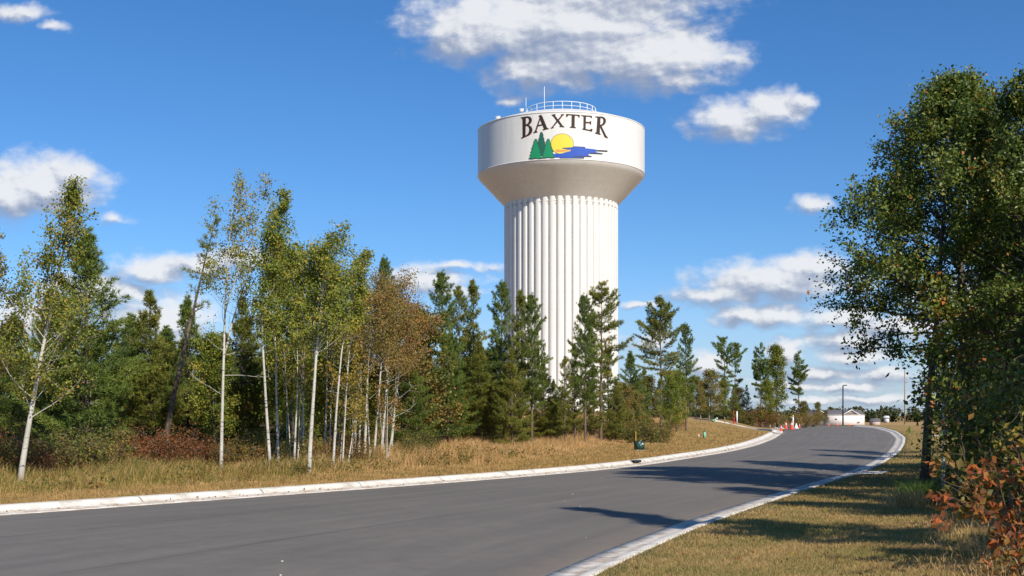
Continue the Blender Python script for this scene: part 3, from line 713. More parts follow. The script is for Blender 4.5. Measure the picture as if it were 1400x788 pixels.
def broadleaf(seed, H, r0, cs=0.4, prof=((0, .5), (.4, 1), (1, .15)), R=1.3, nb=30, lean=(0, 0), up0=0.65, up1=1.25, twigs=6, lpt=10, leaf=0.058,
              wind=(0, 0, 0), sig=0.10, tint=0.45, tvar=0.22, trunk=None, low=0, leafstart=0.3, mats=(M_BIRCH, M_ASPEN), lvar=0.25, droop=0.0, aspect=0.75, fork=0, rag=.35, tr0=0.15, wig=0.02, branch_r=0.20, curve=1.3, upb=0.5, ctint=0.15, extra=()):
    rg = np.random.default_rng(seed)
    T = trunk_path(H, lean, wig, rg, curve=curve) if trunk is None else np.asarray(trunk, float)
    mb = MB(); n = len(T); t = np.linspace(0, 1, n)
    rad = r0 * (1 - 0.93 * t ** 0.85); rad[0] *= 1.25
    T0 = T.copy(); T0[0, 2] -= 0.25
    mb.tube(T0, rad, 9)
    lv = Leaves(rg)
    px = [p[0] for p in prof]; py = [p[1] for p in prof]
    trunks = [(T, 1.0)]
    for f in range(fork):
        tf = rg.uniform(cs * 0.8, cs * 1.3); p0 = interp_path(T, tf); d0 = interp_path(T, tf + .05) - p0
        az = rg.uniform(0, 2 * PI); d0 = unit(d0) + 0.35 * np.array([math.cos(az), math.sin(az), 0])
        FP = bend_path(p0, d0, H * (1 - tf) * rg.uniform(.75, .95), rg, 0.5, wind, 9, 0.05)
        mb.tube(FP, np.interp(np.linspace(0, 1, 9), [0, 1], [r0 * (1 - tf) * 0.8, r0 * 0.06]), 7)
        trunks.append((FP, tf))
    for k in range(nb):
        u = (k + rg.uniform(0, 1)) / nb; tt = cs + (1 - cs) * u ** 0.92
        ti = 0 if len(trunks) == 1 else rg.integers(0, len(trunks))
        TP, tf = trunks[ti]
        loc = tt if ti == 0 else max(0.08, (tt - tf) / (1 - tf + 1e-6))
        p0 = interp_path(TP, min(0.99, loc)); L = R * np.interp(u, px, py) * rg.uniform(1 - rag, 1 + rag * .75)
        az = k * 2.39996 + rg.uniform(-.5, .5); el = up0 + (up1 - up0) * u + rg.normal() * 0.15
        d0 = np.array([math.cos(az) * math.cos(el), math.sin(az) * math.cos(el), math.sin(el)])
        B = bend_path(p0, d0, L, rg, upb, wind, 6, 0.10)
        rb = max(0.006, r0 * branch_r * (1 - 0.75 * tt)) * (0.6 + 0.4 * min(1, L / R))
        mb.tube(B, np.linspace(rb, rb * 0.25, 6), 5, cap=False)
        ct = tint + rg.normal() * ctint
        for q in range(max(1, int(twigs * (0.5 + 0.5 * L / R)))):
            s = leafstart + (1 - leafstart) * rg.uniform(0, 1) ** 0.8
            tp = interp_path(B, s); bd = unit(interp_path(B, min(1, s + .1)) - interp_path(B, max(0, s - .1)))
            d = unit(bd + rg.normal(size=3) * 0.75 + np.array([0, 0, 0.25 - droop]))
            tl = L * rg.uniform(.18, .38) + 0.06
            TW = bend_path(tp, d, tl, rg, 0.3 - droop, wind, 4, 0.15)
            mb.tube(TW, [rb * 0.32, rb * 0.26, rb * 0.2, rb * 0.12], 3, cap=False)
            m = rg.poisson(lpt * 2.3 * (0.6 + 0.4 * tl / (0.3 * R)))
            P = interp_path(TW, rg.uniform(tr0, 1.05, m)) + rg.normal(size=(m, 3)) * sig * np.array([1, 1, 0.8])
            lv.cloud(P, d * 0.5, ct, tvar, droop + 0.25)
        # leaves at the branch end
        m = rg.poisson(lpt * 0.8); lv.cloud(interp_path(B, rg.uniform(.75, 1.05, m)) + rg.normal(size=(m, 3)) * sig, None, ct, tvar, droop + 0.2)
    for (tt, az, el, L, ub, nl) in extra:      # single long branches
        B = bend_path(interp_path(T, tt), (math.cos(az) * math.cos(el), math.sin(az) * math.cos(el), math.sin(el)), L, rg, ub, wind, 9, 0.10)
        mb.tube(B, np.linspace(r0 * 0.26, r0 * 0.05, 9), 5, cap=False)
        for q in range(nl):
            tp = interp_path(B, rg.uniform(.35, 1.0)); TW = bend_path(tp, rg.normal(size=3) + np.array([math.cos(az), math.sin(az), -.2]), L * rg.uniform(.15, .3), rg, -.2, wind, 4, .15)
            mb.tube(TW, np.linspace(r0 * .07, r0 * .02, 4), 3, cap=False)
            m = rg.poisson(lpt); lv.cloud(interp_path(TW, rg.uniform(.1, 1.1, m)) + rg.normal(size=(m, 3)) * sig * .8, None, tint + rg.normal() * .15, tvar, .3)
    # bare low side branches
    for k in range(low):
        tt = rg.uniform(cs * 0.35, cs * 1.0); az = rg.choice([0.0, PI]) + rg.normal() * 0.6
        B = bend_path(interp_path(T, tt), (math.cos(az), math.sin(az), rg.uniform(.0, .5)), R * rg.uniform(.7, 1.3), rg, 0.25, wind, 7, 0.12)
        mb.tube(B, np.linspace(r0 * 0.18, r0 * 0.05, 7), 5, cap=False)
        for q in range(4):
            tp = interp_path(B, rg.uniform(.4, 1)); TW = bend_path(tp, rg.normal(size=3) + np.array([0, 0, .6]), R * .3, rg, .2, wind, 4, .15)
            mb.tube(TW, np.linspace(r0 * .1, r0 * .03, 4), 3, cap=False)
            m = rg.poisson(lpt * 0.6); lv.cloud(interp_path(TW, rg.uniform(.4, 1.1, m)) + rg.normal(size=(m, 3)) * sig, None, tint + .1, tvar, .2)
    return mb.mesh('trunk', mats[0], True), lv.mesh('crown', mats[1], leaf, 0.3, aspect)

def conifer(seed, H, r0, cs=0.25, R=1.4, prof=((0, .8), (.25, 1), (1, .1)), whorl=0.34, per=5, el0=-0.1, el1=0.8, tl=0.15, tw=0.02, nd=9, step=0.13, mats=(M_PBARK, M_PINE), lean=(0, 0), ragged=0.35, tint=0.45, wig=0.015, dead=0, curve=1.3, tiers=None, gap=0.0):
    rg = np.random.default_rng(seed)
    T = trunk_path(H, lean, wig, rg, 14, curve)
    mb = MB(); t = np.linspace(0, 1, 14); T0 = T.copy(); T0[0, 2] -= 0.25
    mb.tube(T0, r0 * (1 - 0.94 * t ** 0.9), 9)
    P, D, Tn = [], [], []
    z = cs * H; px = [p[0] for p in prof]; py = [p[1] for p in prof]; k = 0
    while z < H * 0.985:
        u = (z - cs * H) / (H * (1 - cs))
        for q in range(max(2, int(rg.poisson(per * (1 - 0.3 * u))))):
            if rg.uniform() < gap: continue
            tt = min(0.99, z / H + rg.normal() * 0.008); p0 = interp_path(T, tt)
            L = R * np.interp(u, px, py) * (1 + ragged * rg.uniform(-1, 1)); az = rg.uniform(0, 2 * PI); el = el0 + (el1 - el0) * u ** 1.3 + rg.normal() * 0.15
            B = bend_path(p0, (math.cos(az) * math.cos(el), math.sin(az) * math.cos(el), math.sin(el)), L, rg, 0.45, (0, 0, 0), 6, 0.08)
            rb = max(0.006, r0 * 0.22 * (1 - 0.7 * tt)); mb.tube(B, np.linspace(rb, rb * .25, 6), 4, cap=False)
            bt = tint + rg.normal() * 0.15
            ns = max(2, int(L / step))
            for w in range(ns):
                s = 0.22 + 0.78 * (w + rg.uniform()) / ns; c = interp_path(B, s); bd = unit(interp_path(B, min(1, s + .1)) - interp_path(B, max(0, s - .12)))
                side = unit(np.cross(bd, [0, 0, 1.0])); ext = L * 0.30 * (1.15 - s) + 0.05
                for sg in (-1, 0, 1):
                    off = side * sg * ext * rg.uniform(.5, 1.1) + bd * abs(sg) * ext * 0.6 + rg.normal(size=3) * 0.03
                    P.append(c + off); D.append(unit(bd + side * sg * 0.7 + np.array([0, 0, 0.25]))); Tn.append(bt)
        z += whorl * rg.uniform(.7, 1.3) * (1 - 0.35 * u); k += 1
    for q in range(8):
        P.append(interp_path(T, 0.94 + 0.065 * q / 8)); D.append(np.array([0, 0, 1.0])); Tn.append(tint)
    for q in range(dead):
        tt = rg.uniform(cs * 0.3, cs); az = rg.uniform(0, 2 * PI)
        B = bend_path(interp_path(T, tt), (math.cos(az), math.sin(az), rg.uniform(-.3, .2)), R * rg.uniform(.3, .8), rg, 0, (0, 0, 0), 5, .15)
        mb.tube(B, np.linspace(r0 * .12, r0 * .03, 5), 4, cap=False)
    P = np.array(P); D = np.array(D); Tn = np.array(Tn); n = len(P)
    dirs = unit(D[:, None] * 0.75 + rg.normal(size=(n, nd, 3)) * 0.62)
    base = P[:, None] + rg.normal(size=(n, nd, 3)) * 0.018
    L = tl * rg.uniform(.7, 1.25, (n, nd, 1)); sd = unit(np.cross(dirs, rg.normal(size=(n, nd, 3)))) * tw * 0.5
    V = np.stack([base - sd, base + sd, base + dirs * L], 2).reshape(-1, 3)
    tn = np.clip(np.repeat(Tn, nd) + rg.normal(size=n * nd) * 0.15, 0, 1)
    cr = np_mesh('crown', V, np.arange(n * nd * 3).reshape(-1, 3), None, mats[1], face_attr={'tint': tn})
    return mb.mesh('trunk', mats[0], True), cr

def bush(seed, H, R, ns=9, leaf=0.07, lpt=14, mats=(M_TWIG, M_OLIVE), tint=0.45, tvar=0.22, sig=0.09, twigs=8, droop=0.1, aspect=0.6, stem_r=0.012, ls=0.25, bare=0.0, ctint=0.14):
    rg = np.random.default_rng(seed); mb = MB(); lv = Leaves(rg)
    for k in range(ns):
        az = k * 2.4 + rg.uniform(-.5, .5); sp = rg.uniform(.1, 1.0)
        p0 = np.array([math.cos(az), math.sin(az), 0]) * R * 0.18 * rg.uniform(0, 1); p0[2] = -0.1
        L = H * rg.uniform(.7, 1.1)
        B = bend_path(p0, (math.cos(az) * sp * R / H, math.sin(az) * sp * R / H, 1.0), L, rg, -0.25, (0, 0, 0), 8, 0.09)
        mb.tube(B, np.linspace(stem_r, stem_r * .3, 8), 5, cap=False); ct = tint + rg.normal() * ctint
        for q in range(twigs):
            s = ls + (1 - ls) * rg.uniform(); tp = interp_path(B, s); d = unit(rg.normal(size=3) * 0.8 + np.array([math.cos(az), math.sin(az), 0.3]))
            TW = bend_path(tp, d, R * rg.uniform(.2, .5), rg, -droop, (0, 0, 0), 5, .15)
            mb.tube(TW, np.linspace(stem_r * .45, stem_r * .15, 5), 3, cap=False)
            if rg.uniform() < bare: continue
            m = rg.poisson(lpt); lv.cloud(interp_path(TW, rg.uniform(.15, 1.05, m)) + rg.normal(size=(m, 3)) * sig, d * .6, ct, tvar, droop + .2)
    return mb.mesh('stems', mats[0], True), lv.mesh('foliage', mats[1], leaf, .3, aspect)

def plant(name, meshes, loc, label, cat='tree', group=None, rz=0.0, scale=None, parts=('trunk', 'crown')):
    t = empty(name, loc, label, cat, group); t.rotation_euler = (0, 0, rz)
    if scale: t.scale = scale if isinstance(scale, tuple) else (scale,) * 3
    for pn, me in zip(parts, meshes): link(pn, me, t)
    return t

def px_trunk(pts, d, zb, rg, dy=0.3):
    """a leaning trunk traced at distance d, with its own wander in depth; local to its base"""
    P = np.array([[(p[0] - 700) / FPX * d, 0, EYE + (HY - p[1]) / FPX * d - zb] for p in pts])
    P[:, 0] -= P[0, 0]; P[:, 2] -= P[0, 2]
    # resample smoothly
    t = np.linspace(0, len(P) - 1, 14); Q = interp_path(P, t / (len(P) - 1))
    Q[1:-1] = (Q[:-2] + 2 * Q[1:-1] + Q[2:]) / 4
    w = np.cumsum(rg.normal(size=14)) * dy * 0.15; Q[:, 1] = (w - w[0]) * np.linspace(0, 1, 14)
    return Q
# ------------------------------------------------------------------ left: white-barked aspens at the roadside
G_ASP = 'white-barked trees along the left roadside'
def aspen(seed, pts, r0, label, mats=(M_BIRCH, M_ASPENG), d=None, name='aspen_tree', group=G_ASP, **kw):
    b = at(*pts[0]) if d is None else atd(pts[0][0], d)
    rg = np.random.default_rng(seed + 1000)
    T = px_trunk(pts, b.y, b.z, rg)
    H = T[-1, 2]
    kw = {**dict(rag=.62, upb=.85, tr0=.3, sig=.075, branch_r=.24), **kw}
    return plant(name, broadleaf(seed, H, r0, trunk=T, mats=mats, **kw), b, label, 'tree', group)
WIND = (0.35, 0, 0.15)
P_ASP = ((0, .85), (.3, 1), (.6, .62), (.85, .36), (1, .14))
aspen(11, [(26, 662), (40, 580), (52, 510), (66, 430), (82, 345), (98, 262)], 0.071, 'white aspen leaning right beside the road kerb, farthest left of the white trunks', mats=(M_BIRCH, M_ASPEN),
      cs=.22, R=1.6, nb=50, prof=((0, .9), (.25, 1), (.5, .62), (.8, .4), (1, .15)), up0=.5, up1=1.25, twigs=9, lpt=17, wind=WIND, low=0)
aspen(12, [(-38, 655), (-32, 560), (-20, 460), (-8, 330)], 0.061, 'yellowing aspen cut off by the left edge of the view', mats=(M_BIRCH, M_YELL), cs=.3, R=1.15, nb=34, prof=P_ASP, twigs=7, lpt=16, tint=.2, wind=WIND)
aspen(13, [(302, 646), (304, 560), (306, 470), (307, 400), (312, 340), (320, 275)], 0.052, 'thin-crowned white birch standing alone with long bare lower branches', mats=(M_BIRCH, M_ASPEN),
      cs=.42, R=1.2, nb=34, prof=((0, .95), (.4, 1), (.8, .8), (1, .3)), up0=.35, up1=1.1, twigs=7, lpt=11, wind=WIND, low=5, leafstart=.45, tint=.5, fork=2)
aspen(14, [(370, 645), (364, 560), (360, 480), (357, 420), (372, 350), (388, 270)], 0.046, 'tallest white aspen of the roadside stand with a swept pointed top', cs=.38, R=.95, nb=40, prof=((0, .9), (.3, 1), (.55, .62), (.8, .38), (1, .14)), twigs=7, lpt=17, wind=WIND, low=0)
aspen(15, [(381, 641), (378, 560), (377, 480), (375, 400), (378, 330)], 0.043, 'white aspen standing just right of the tallest aspen, its trunk almost touching', cs=.45, R=.95, nb=34, prof=P_ASP, twigs=7, lpt=17, wind=WIND, low=0, mats=(M_BIRCH, M_ASPENG))
aspen(16, [(422, 648), (427, 560), (433, 470), (440, 400), (446, 332)], 0.061, 'dense green aspen with the thickest white trunk of the stand', cs=.40, R=1.35, nb=52, prof=((0, .75), (.3, 1), (.7, .7), (1, .25)), twigs=9, lpt=17, wind=WIND, low=0, fork=1)
aspen(17, [(455, 645), (460, 560), (468, 470), (480, 410), (502, 352)], 0.040, 'slim aspen leaning right with a forked white stem and yellow-green crown', cs=.45, R=.9, nb=36, prof=P_ASP, twigs=7, lpt=14, wind=WIND, low=0, tint=.6, fork=1)
aspen(18, [(468, 640), (472, 560), (478, 470), (484, 400)], 0.031, 'young aspen stem with yellow leaves low on its trunk', mats=(M_BIRCH, M_YELL), cs=.25, R=.75, nb=22, prof=P_ASP, twigs=5, lpt=9, wind=WIND, tint=.35)
# thin bare stems between
stems = [(402, 640, 405, 440, .04, 'green'), (414, 636, 412, 430, .04, 'green'), (490, 632, 493, 470, .04, 'rust'), (443, 632, 448, 430, .045, 'green'), (392, 634, 388, 470, .035, 'green'), (373, 636, 384, 560, .03, 'green')]
stem_lab = ['slender white sapling stem midway between the thick-trunked and tallest aspens', 'thin pale stem just left of the thickest white trunk', 'thin white stem at the left side of the rust-leaved clump',
            'thin white stem between the thickest trunk and the forked leaning aspen', 'very thin pale stem right of the paired tall trunks', 'short crooked white shoot at the feet of the tallest aspen']
for k, (x0, y0, x1, y1, r, c) in enumerate(stems):
    aspen(30 + k, [(x0, y0), ((x0 + x1) / 2 + 2, (y0 + y1) / 2), (x1, y1)], r, stem_lab[k], mats=(M_BIRCH, M_YELL if c == 'rust' else M_ASPENG), name='aspen_sapling', cs=.5, R=.6, nb=12, prof=P_ASP, twigs=4, lpt=9, wind=WIND, group='thin saplings among the white trunks')
_sr = random.Random(21)
for k in range(16):
    x0 = _sr.choice([388, 396, 409, 418, 449, 462, 474, 482, 487, 503, 507, 516, 527, 530, 486, 438]) + _sr.uniform(-3, 3); y0 = _sr.uniform(624, 638) if x0 > 480 else _sr.uniform(632, 642)
    x1 = x0 + _sr.uniform(-8, 14); y1 = _sr.uniform(440, 560)
    aspen(80 + k, [(x0, y0), ((x0 + x1) / 2 + _sr.uniform(-4, 4), (y0 + y1) / 2), (x1, y1)], _sr.uniform(.014, .026), 'very thin pale sapling stem crowded among the white trunks', mats=(M_BIRCH, M_YELL if x0 < 490 else M_RUSTL), name='aspen_sapling', cs=.45, R=.45, nb=9, prof=P_ASP, twigs=3, lpt=7, wind=WIND, group='very thin crowded saplings')
# rust-leaved clump
rust = [((498, 629), (502, 540), (503, 480), (500, 425), .055, 'rust-leaved tree with a straight white trunk at the left of its clump'),
        ((511, 626), (518, 540), (524, 460), (530, 402), .05, 'rust-leaved tree with a pale trunk, second from the left of its clump'),
        ((521, 622), (528, 540), (533, 460), (545, 412), .06, 'rust-leaved tree with the brightest trunk in the middle of its clump'),
        ((534, 618), (541, 545), (550, 480), (568, 428), .06, 'rust-leaved tree leaning right at the right end of its clump'),
        ((541, 612), (556, 540), (568, 500), (582, 462), .04, 'bare-branched brown tree spreading over the dry grass beside dark pines')]
for k, (a, b, c, d_, r, lb) in enumerate(rust):
    aspen(50 + k, [a, b, c, d_], r, lb, mats=(M_BIRCH, M_RUSTL), name='rust_leaved_tree', group='rust-leaved trees', cs=.40, R=1.4, nb=38, prof=((0, .9), (.4, 1), (.8, .75), (1, .4)), up0=.35, up1=1.0, twigs=10, lpt=12, leaf=.06, rag=.4, leafstart=.35, sig=.12, tint=.35 + .06 * k, low=1, fork=1)
# the leaning dead-looking pine
b = atd(221, 37)
T = px_trunk([(221, 600), (232, 540), (245, 470), (262, 390), (278, 320), (296, 262)], 37, float(b.z), np.random.default_rng(5))
m1 = conifer(71, float(T[-1, 2]), .10, cs=.62, R=.55, whorl=.35, per=3, ragged=.6, step=.16, dead=26, lean=(T[-1, 0], 0), curve=1.15, mats=(M_PBARK, M_PINEO), gap=.3)
plant('pine_tree', m1, b, 'nearly bare brown pine leaning strongly right behind the lone birch', 'tree', 'pines of the left wood')

SH_ALL = [bush(302, 1.1, .9, 14, .075, 22, (M_TWIG, M_OLIVE), .45), bush(303, .9, .8, 13, .06, 20, (M_TWIG, M_RUSTL), .35)]
# ------------------------------------------------------------------ left: conifers and the wood behind
PROTO = {
 'spruce1': conifer(201, 7.0, .11, cs=.06, R=1.75, prof=((0, .95), (.2, 1), (.6, .6), (1, .06)), whorl=.26, per=7, el0=-.05, el1=.7, nd=11, step=.15, tw=.026, tl=.17),
 'spruce2': conifer(202, 7.0, .10, cs=.08, R=1.5, prof=((0, .9), (.3, 1), (.7, .5), (1, .05)), whorl=.27, per=7, el0=0, el1=.8, nd=11, step=.15, tw=.026, tl=.17, mats=(M_PBARK, M_PINEO)),
 'jack1': conifer(203, 8.0, .11, cs=.27, R=1.12, prof=((0, .55), (.3, 1), (.65, .75), (1, .18)), whorl=.32, per=6, el0=.0, el1=.9, nd=12, step=.14, tw=.028, tl=.17, ragged=.65, dead=12),
 'jack2': conifer(204, 8.0, .11, cs=.20, R=1.05, prof=((0, .8), (.3, 1), (.7, .65), (1, .12)), whorl=.31, per=6, el0=.05, el1=.9, nd=12, step=.14, tw=.028, tl=.17, ragged=.65, dead=10, mats=(M_PBARK, M_PINEO)),
 'jack3': conifer(205, 8.0, .13, cs=.42, R=1.45, prof=((0, .6), (.35, 1), (.7, .7), (1, .15)), whorl=.38, per=5, el0=-.1, el1=.85, nd=10, step=.14, tw=.028, tl=.18, ragged=.45, dead=8, mats=(M_PBARK, M_PINEO)),
 'tall1': conifer(206, 9.0, .12, cs=.45, R=1.6, prof=((0, .5), (.35, 1), (.7, .8), (1, .2)), whorl=.55, per=5, el0=.0, el1=.8, nd=12, step=.16, tw=.045, tl=.24, ragged=.5, dead=6, gap=.15),
 'tall2': conifer(207, 9.0, .11, cs=.35, R=1.25, prof=((0, .6), (.3, 1), (.75, .7), (1, .2)), whorl=.52, per=6, el0=.0, el1=.7, nd=12, step=.16, tw=.045, tl=.24, ragged=.5, dead=8, gap=.2),
 'black': conifer(208, 6.0, .10, cs=.05, R=1.0, prof=((0, 1), (.4, .75), (1, .06)), whorl=.26, per=6, el0=-.1, el1=.6, nd=8, step=.15, tw=.03, tl=.15, mats=(M_PBARK, M_SPRUCE)),
 'leafy1': broadleaf(210, 6.5, .10, cs=.12, R=1.6, nb=52, prof=((0, .8), (.4, 1), (.8, .7), (1, .3)), up0=.3, up1=1.1, twigs=8, lpt=16, leaf=.11, sig=.16, mats=(M_OBARK, M_ASPENG)),
 'leafy2': broadleaf(211, 5.0, .08, cs=.10, R=1.4, nb=46, prof=((0, .9), (.4, 1), (.8, .75), (1, .3)), up0=.3, up1=1.1, twigs=7, lpt=15, leaf=.11, sig=.16, mats=(M_OBARK, M_OLIVE), tint=.55),
 'round': broadleaf(212, 9.0, .14, cs=.22, R=1.9, nb=60, prof=((0, .7), (.4, 1), (.8, .8), (1, .4)), up0=.3, up1=1.2, twigs=8, lpt=16, leaf=.14, sig=.18, mats=(M_OBARK, M_ASPENG), tint=.35),
}
PH = {'spruce1': 7, 'spruce2': 7, 'jack1': 8, 'jack2': 8, 'jack3': 8, 'tall1': 9, 'tall2': 9, 'black': 6, 'leafy1': 6.5, 'leafy2': 5, 'round': 9}
_rz = random.Random(3)
def stand(kind, px, py_top, d, label, name='pine_tree', group='pines of the left wood', wide=1.0, rz=None):
    b = atd(px, d); h = height_to(py_top, d, b.z); s = h / PH[kind]
    plant(name, PROTO[kind], b, label, 'tree', group, rz=_rz.uniform(0, 6.28) if rz is None else rz, scale=(s * wide, s * wide, s))
# behind the first aspen
stand('spruce1', 118, 318, 34, 'tall dense pine directly behind the leaning roadside aspen', wide=1.0)
stand('spruce2', 70, 400, 37, 'bushy pine behind the base of the leaning roadside aspen')
stand('spruce1', 18, 430, 40, 'dark pine filling the wood at the far left edge')
stand('spruce2', 205, 402, 39, 'pointed young pine with open sky above it, left of the leaning bare pine', wide=1.0)
stand('spruce1', 178, 432, 41, 'pointed pine overlapping the left side of the young pointed pine')
stand('spruce1', 257, 408, 43, 'slim pine seen behind the leaning bare trunk', wide=.8)
stand('leafy1', 292, 470, 40, 'green leafy tree low behind the lone thin-crowned birch', name='leafy_tree', group='leafy trees of the left wood')
stand('spruce2', 330, 410, 42, 'dark pine between the lone birch and the tallest aspen')
stand('leafy1', 400, 360, 38, 'dark green leafy tree behind the tallest aspen', name='leafy_tree', group='leafy trees of the left wood', wide=.85)
stand('leafy1', 452, 385, 40, 'green leafy tree behind the thickest white trunk', name='leafy_tree', group='leafy trees of the left wood', wide=.85)
stand('spruce1', 365, 430, 44, 'dark pine behind the paired tall white trunks')
stand('spruce1', 430, 430, 46, 'dark pine deep behind the thickest white trunk')
stand('spruce2', 490, 440, 46, 'dark pine behind the forked leaning aspen')
stand('jack1', 527, 358, 47, 'thin dark pine top poking above the rust-leaved clump', wide=.55)
stand('spruce1', 556, 470, 48, 'bushy dark pine behind the rust-leaved clump')
stand('leafy2', 575, 440, 50, 'olive leafy tree behind the right side of the rust-leaved clump', name='leafy_tree', group='leafy trees of the left wood')
# in front of the tower
GP = 'pines in front of the water tower'
stand('jack1', 604, 378, 55, 'tall ragged pine, first one right of the rust-leaved clump', group=GP, wide=.85)
stand('spruce1', 612, 462, 53, 'low bushy pine under the first ragged pine right of the rust clump', group=GP)
stand('jack2', 628, 392, 58, 'ragged pine between the first ragged pine and the tower shaft', group=GP, wide=.8)
stand('jack2', 647, 384, 60, 'narrow pine whose top stands in blue sky left of the tower shaft', group=GP, wide=.8)
stand('spruce2', 655, 470, 55, 'low bushy pine on the grass left of the tower shaft', group=GP)
stand('jack1', 686, 390, 56, 'ragged pine overlapping the left edge of the tower shaft', group=GP, wide=.75)
stand('jack2', 712, 398, 58, 'ragged pine over the left half of the tower shaft', group=GP, wide=.8)
stand('jack1', 727, 408, 54, 'leaning-topped pine over the middle-left of the tower shaft', group=GP, wide=.8)
stand('spruce2', 700, 480, 53, 'low full pine at the foot of the ragged pines over the tower shaft', group=GP, wide=.9)
stand('jack2', 772, 488, 56, 'small dark pine over the middle of the tower shaft', group=GP, wide=.8)
stand('spruce1', 757, 520, 62, 'small dark pine behind the smallest pine over the tower shaft', group=GP, wide=.7)
stand('jack1', 800, 408, 58, 'slim pine just left of the tall bare-stemmed pine at the tower', group=GP, wide=.75)
b = at(821, 606); h = height_to(388, b.y, b.z)
plant('pine_tree', conifer(220, h, .105, cs=.40, R=1.25, prof=((0, .55), (.3, 1), (.7, .7), (1, .15)), whorl=.31, per=5, el0=.0, el1=.9, nd=12, step=.13, tw=.026, tl=.17, ragged=.5, dead=12, lean=(.05, 0), mats=(M_PBARK, M_PINEO)), b, 'pine with a long bare grey stem at the right edge of the tower shaft', 'tree', GP)
stand('jack2', 786, 470, 60, 'thin pine low against the tower shaft beside the bare-stemmed pine', group=GP, wide=.7)
stand('spruce2', 842, 520, 63, 'low bushy pine right of the bare-stemmed pine', group=GP, wide=.8)
b = at(904, 592); h = height_to(409, b.y, b.z)
plant('pine_tree', conifer(221, h, .10, cs=.42, R=1.55, prof=((0, .65), (.3, 1), (.65, .75), (1, .12)), whorl=.31, per=5, el0=-.05, el1=.9, nd=12, step=.13, tw=.026, tl=.17, ragged=.45, dead=8, mats=(M_PBARK, M_PINEO)), b, 'broad pine on a bare stem standing apart above the green utility box', 'tree', GP)
stand('spruce1', 862, 482, 72, 'pointed pine between the two bare-stemmed pines', group=GP, wide=.9)
stand('jack2', 880, 505, 74, 'low pine under the left side of the broad standing-apart pine', group=GP)
GL = 'leafy trees near the side road'
stand('leafy2', 885, 520, 88, 'yellow-olive leafy tree at the foot of the broad pine', name='leafy_tree', group=GL)
stand('leafy1', 925, 512, 82, 'olive-green leafy tree right of the broad pine stem', name='leafy_tree', group=GL)
stand('jack1', 938, 446, 84, 'grey-green pine top showing behind the right side of the broad pine', group=GP, wide=.75)
stand('leafy2', 952, 520, 113, 'low olive tree beside the side road, left of its lighter neighbour', name='leafy_tree', group=GL)
stand('leafy2', 972, 512, 115, 'light olive tree under the left of the tall twin-crowned pines', name='leafy_tree', group=GL)
stand('leafy1', 990, 522, 116, 'green leafy tree at the base of the tall twin-crowned pines', name='leafy_tree', group=GL)
stand('spruce2', 1003, 530, 117, 'rounded low pine right of the twin-crowned pines\' base', group=GP)
GT = 'tall pines beyond the side road'
stand('tall1', 991, 462, 118, 'tall flat-crowned pine, left one of the twin crowns above the side road', group=GT)
stand('tall1', 1005, 470, 120, 'tall flat-crowned pine, right one of the twin crowns above the side road', group=GT, wide=.85)
stand('black', 1021, 527, 118, 'dark spiky spruce between the twin pines and the round green tree', name='spruce_tree', group=GT)
stand('tall2', 1040, 470, 118, 'ragged pine touching the left side of the round green tree', group=GT, wide=.8)
stand('round', 1062, 482, 118, 'round green leafy tree beside the orange cones', name='leafy_tree', group=GL, wide=.85)
stand('leafy1', 1048, 525, 116, 'lower green tree in front of the round green tree\'s left side', name='leafy_tree', group=GL)
stand('tall2', 1092, 481, 122, 'slim solitary pine with a tufted crown right of the round green tree', group=GT, wide=.85)
stand('leafy2', 1098, 552, 122, 'low bush-like tree under the slim solitary pine', name='leafy_tree', group=GL)
stand('leafy2', 1118, 553, 150, 'small olive tree at the left end of the white building', name='leafy_tree', group=GL)
stand('leafy2', 1129, 563, 165, 'smallest olive tree in front of the white building', name='leafy_tree', group=GL)

low = [(590, 500, 57, 'spruce1', 'full low pine at the right foot of the rust-leaved clump'), (634, 490, 60, 'spruce2', 'low pine filling the gap under the narrow blue-sky pine'), (668, 480, 61, 'spruce1', 'mid-height pine just left of the shaft\'s left edge'), (690, 500, 60, 'jack2', 'low dense pine right at the shaft\'s left edge'),
       (742, 500, 60, 'spruce2', 'low pine at the middle-left of the shaft, right of the leaning-topped pine'), (812, 500, 62, 'jack2', 'low pine tucked behind the long bare grey stem'), (832, 480, 66, 'jack1', 'pine just right of the long bare grey stem'), (850, 530, 66, 'leafy2', 'small olive leafy tree between the two bare-stemmed pines'), (868, 540, 70, 'leafy2', 'small olive leafy tree left of the broad pine\'s stem'),
       (915, 520, 78, 'leafy1', 'green leafy tree directly behind the broad pine\'s stem'), (940, 530, 112, 'leafy2', 'olive leafy tree above the light green pedestal'), (960, 525, 116, 'leafy1', 'green leafy tree above the leaning green pipe'), (1010, 535, 119, 'leafy2', 'olive leafy tree above the red hydrant')]
for px, top, d, kd, lb in low: stand(kd, px, top, d, lb, name='leafy_tree' if 'leafy' in kd else 'pine_tree', group=GL if 'leafy' in kd else GP)
for k, px in enumerate(range(598, 900, 20)):
    b = atd(px + _rz.uniform(-6, 6), _rz.uniform(62, 68)); plant('shrub', SH_ALL[k % 2], b, 'low olive-brown shrub in the shade under the pines by the tower', 'shrub', 'low shrubs under the tower pines', rz=_rz.uniform(0, 6.28), scale=_rz.uniform(1.0, 1.5), parts=('stems', 'foliage'))
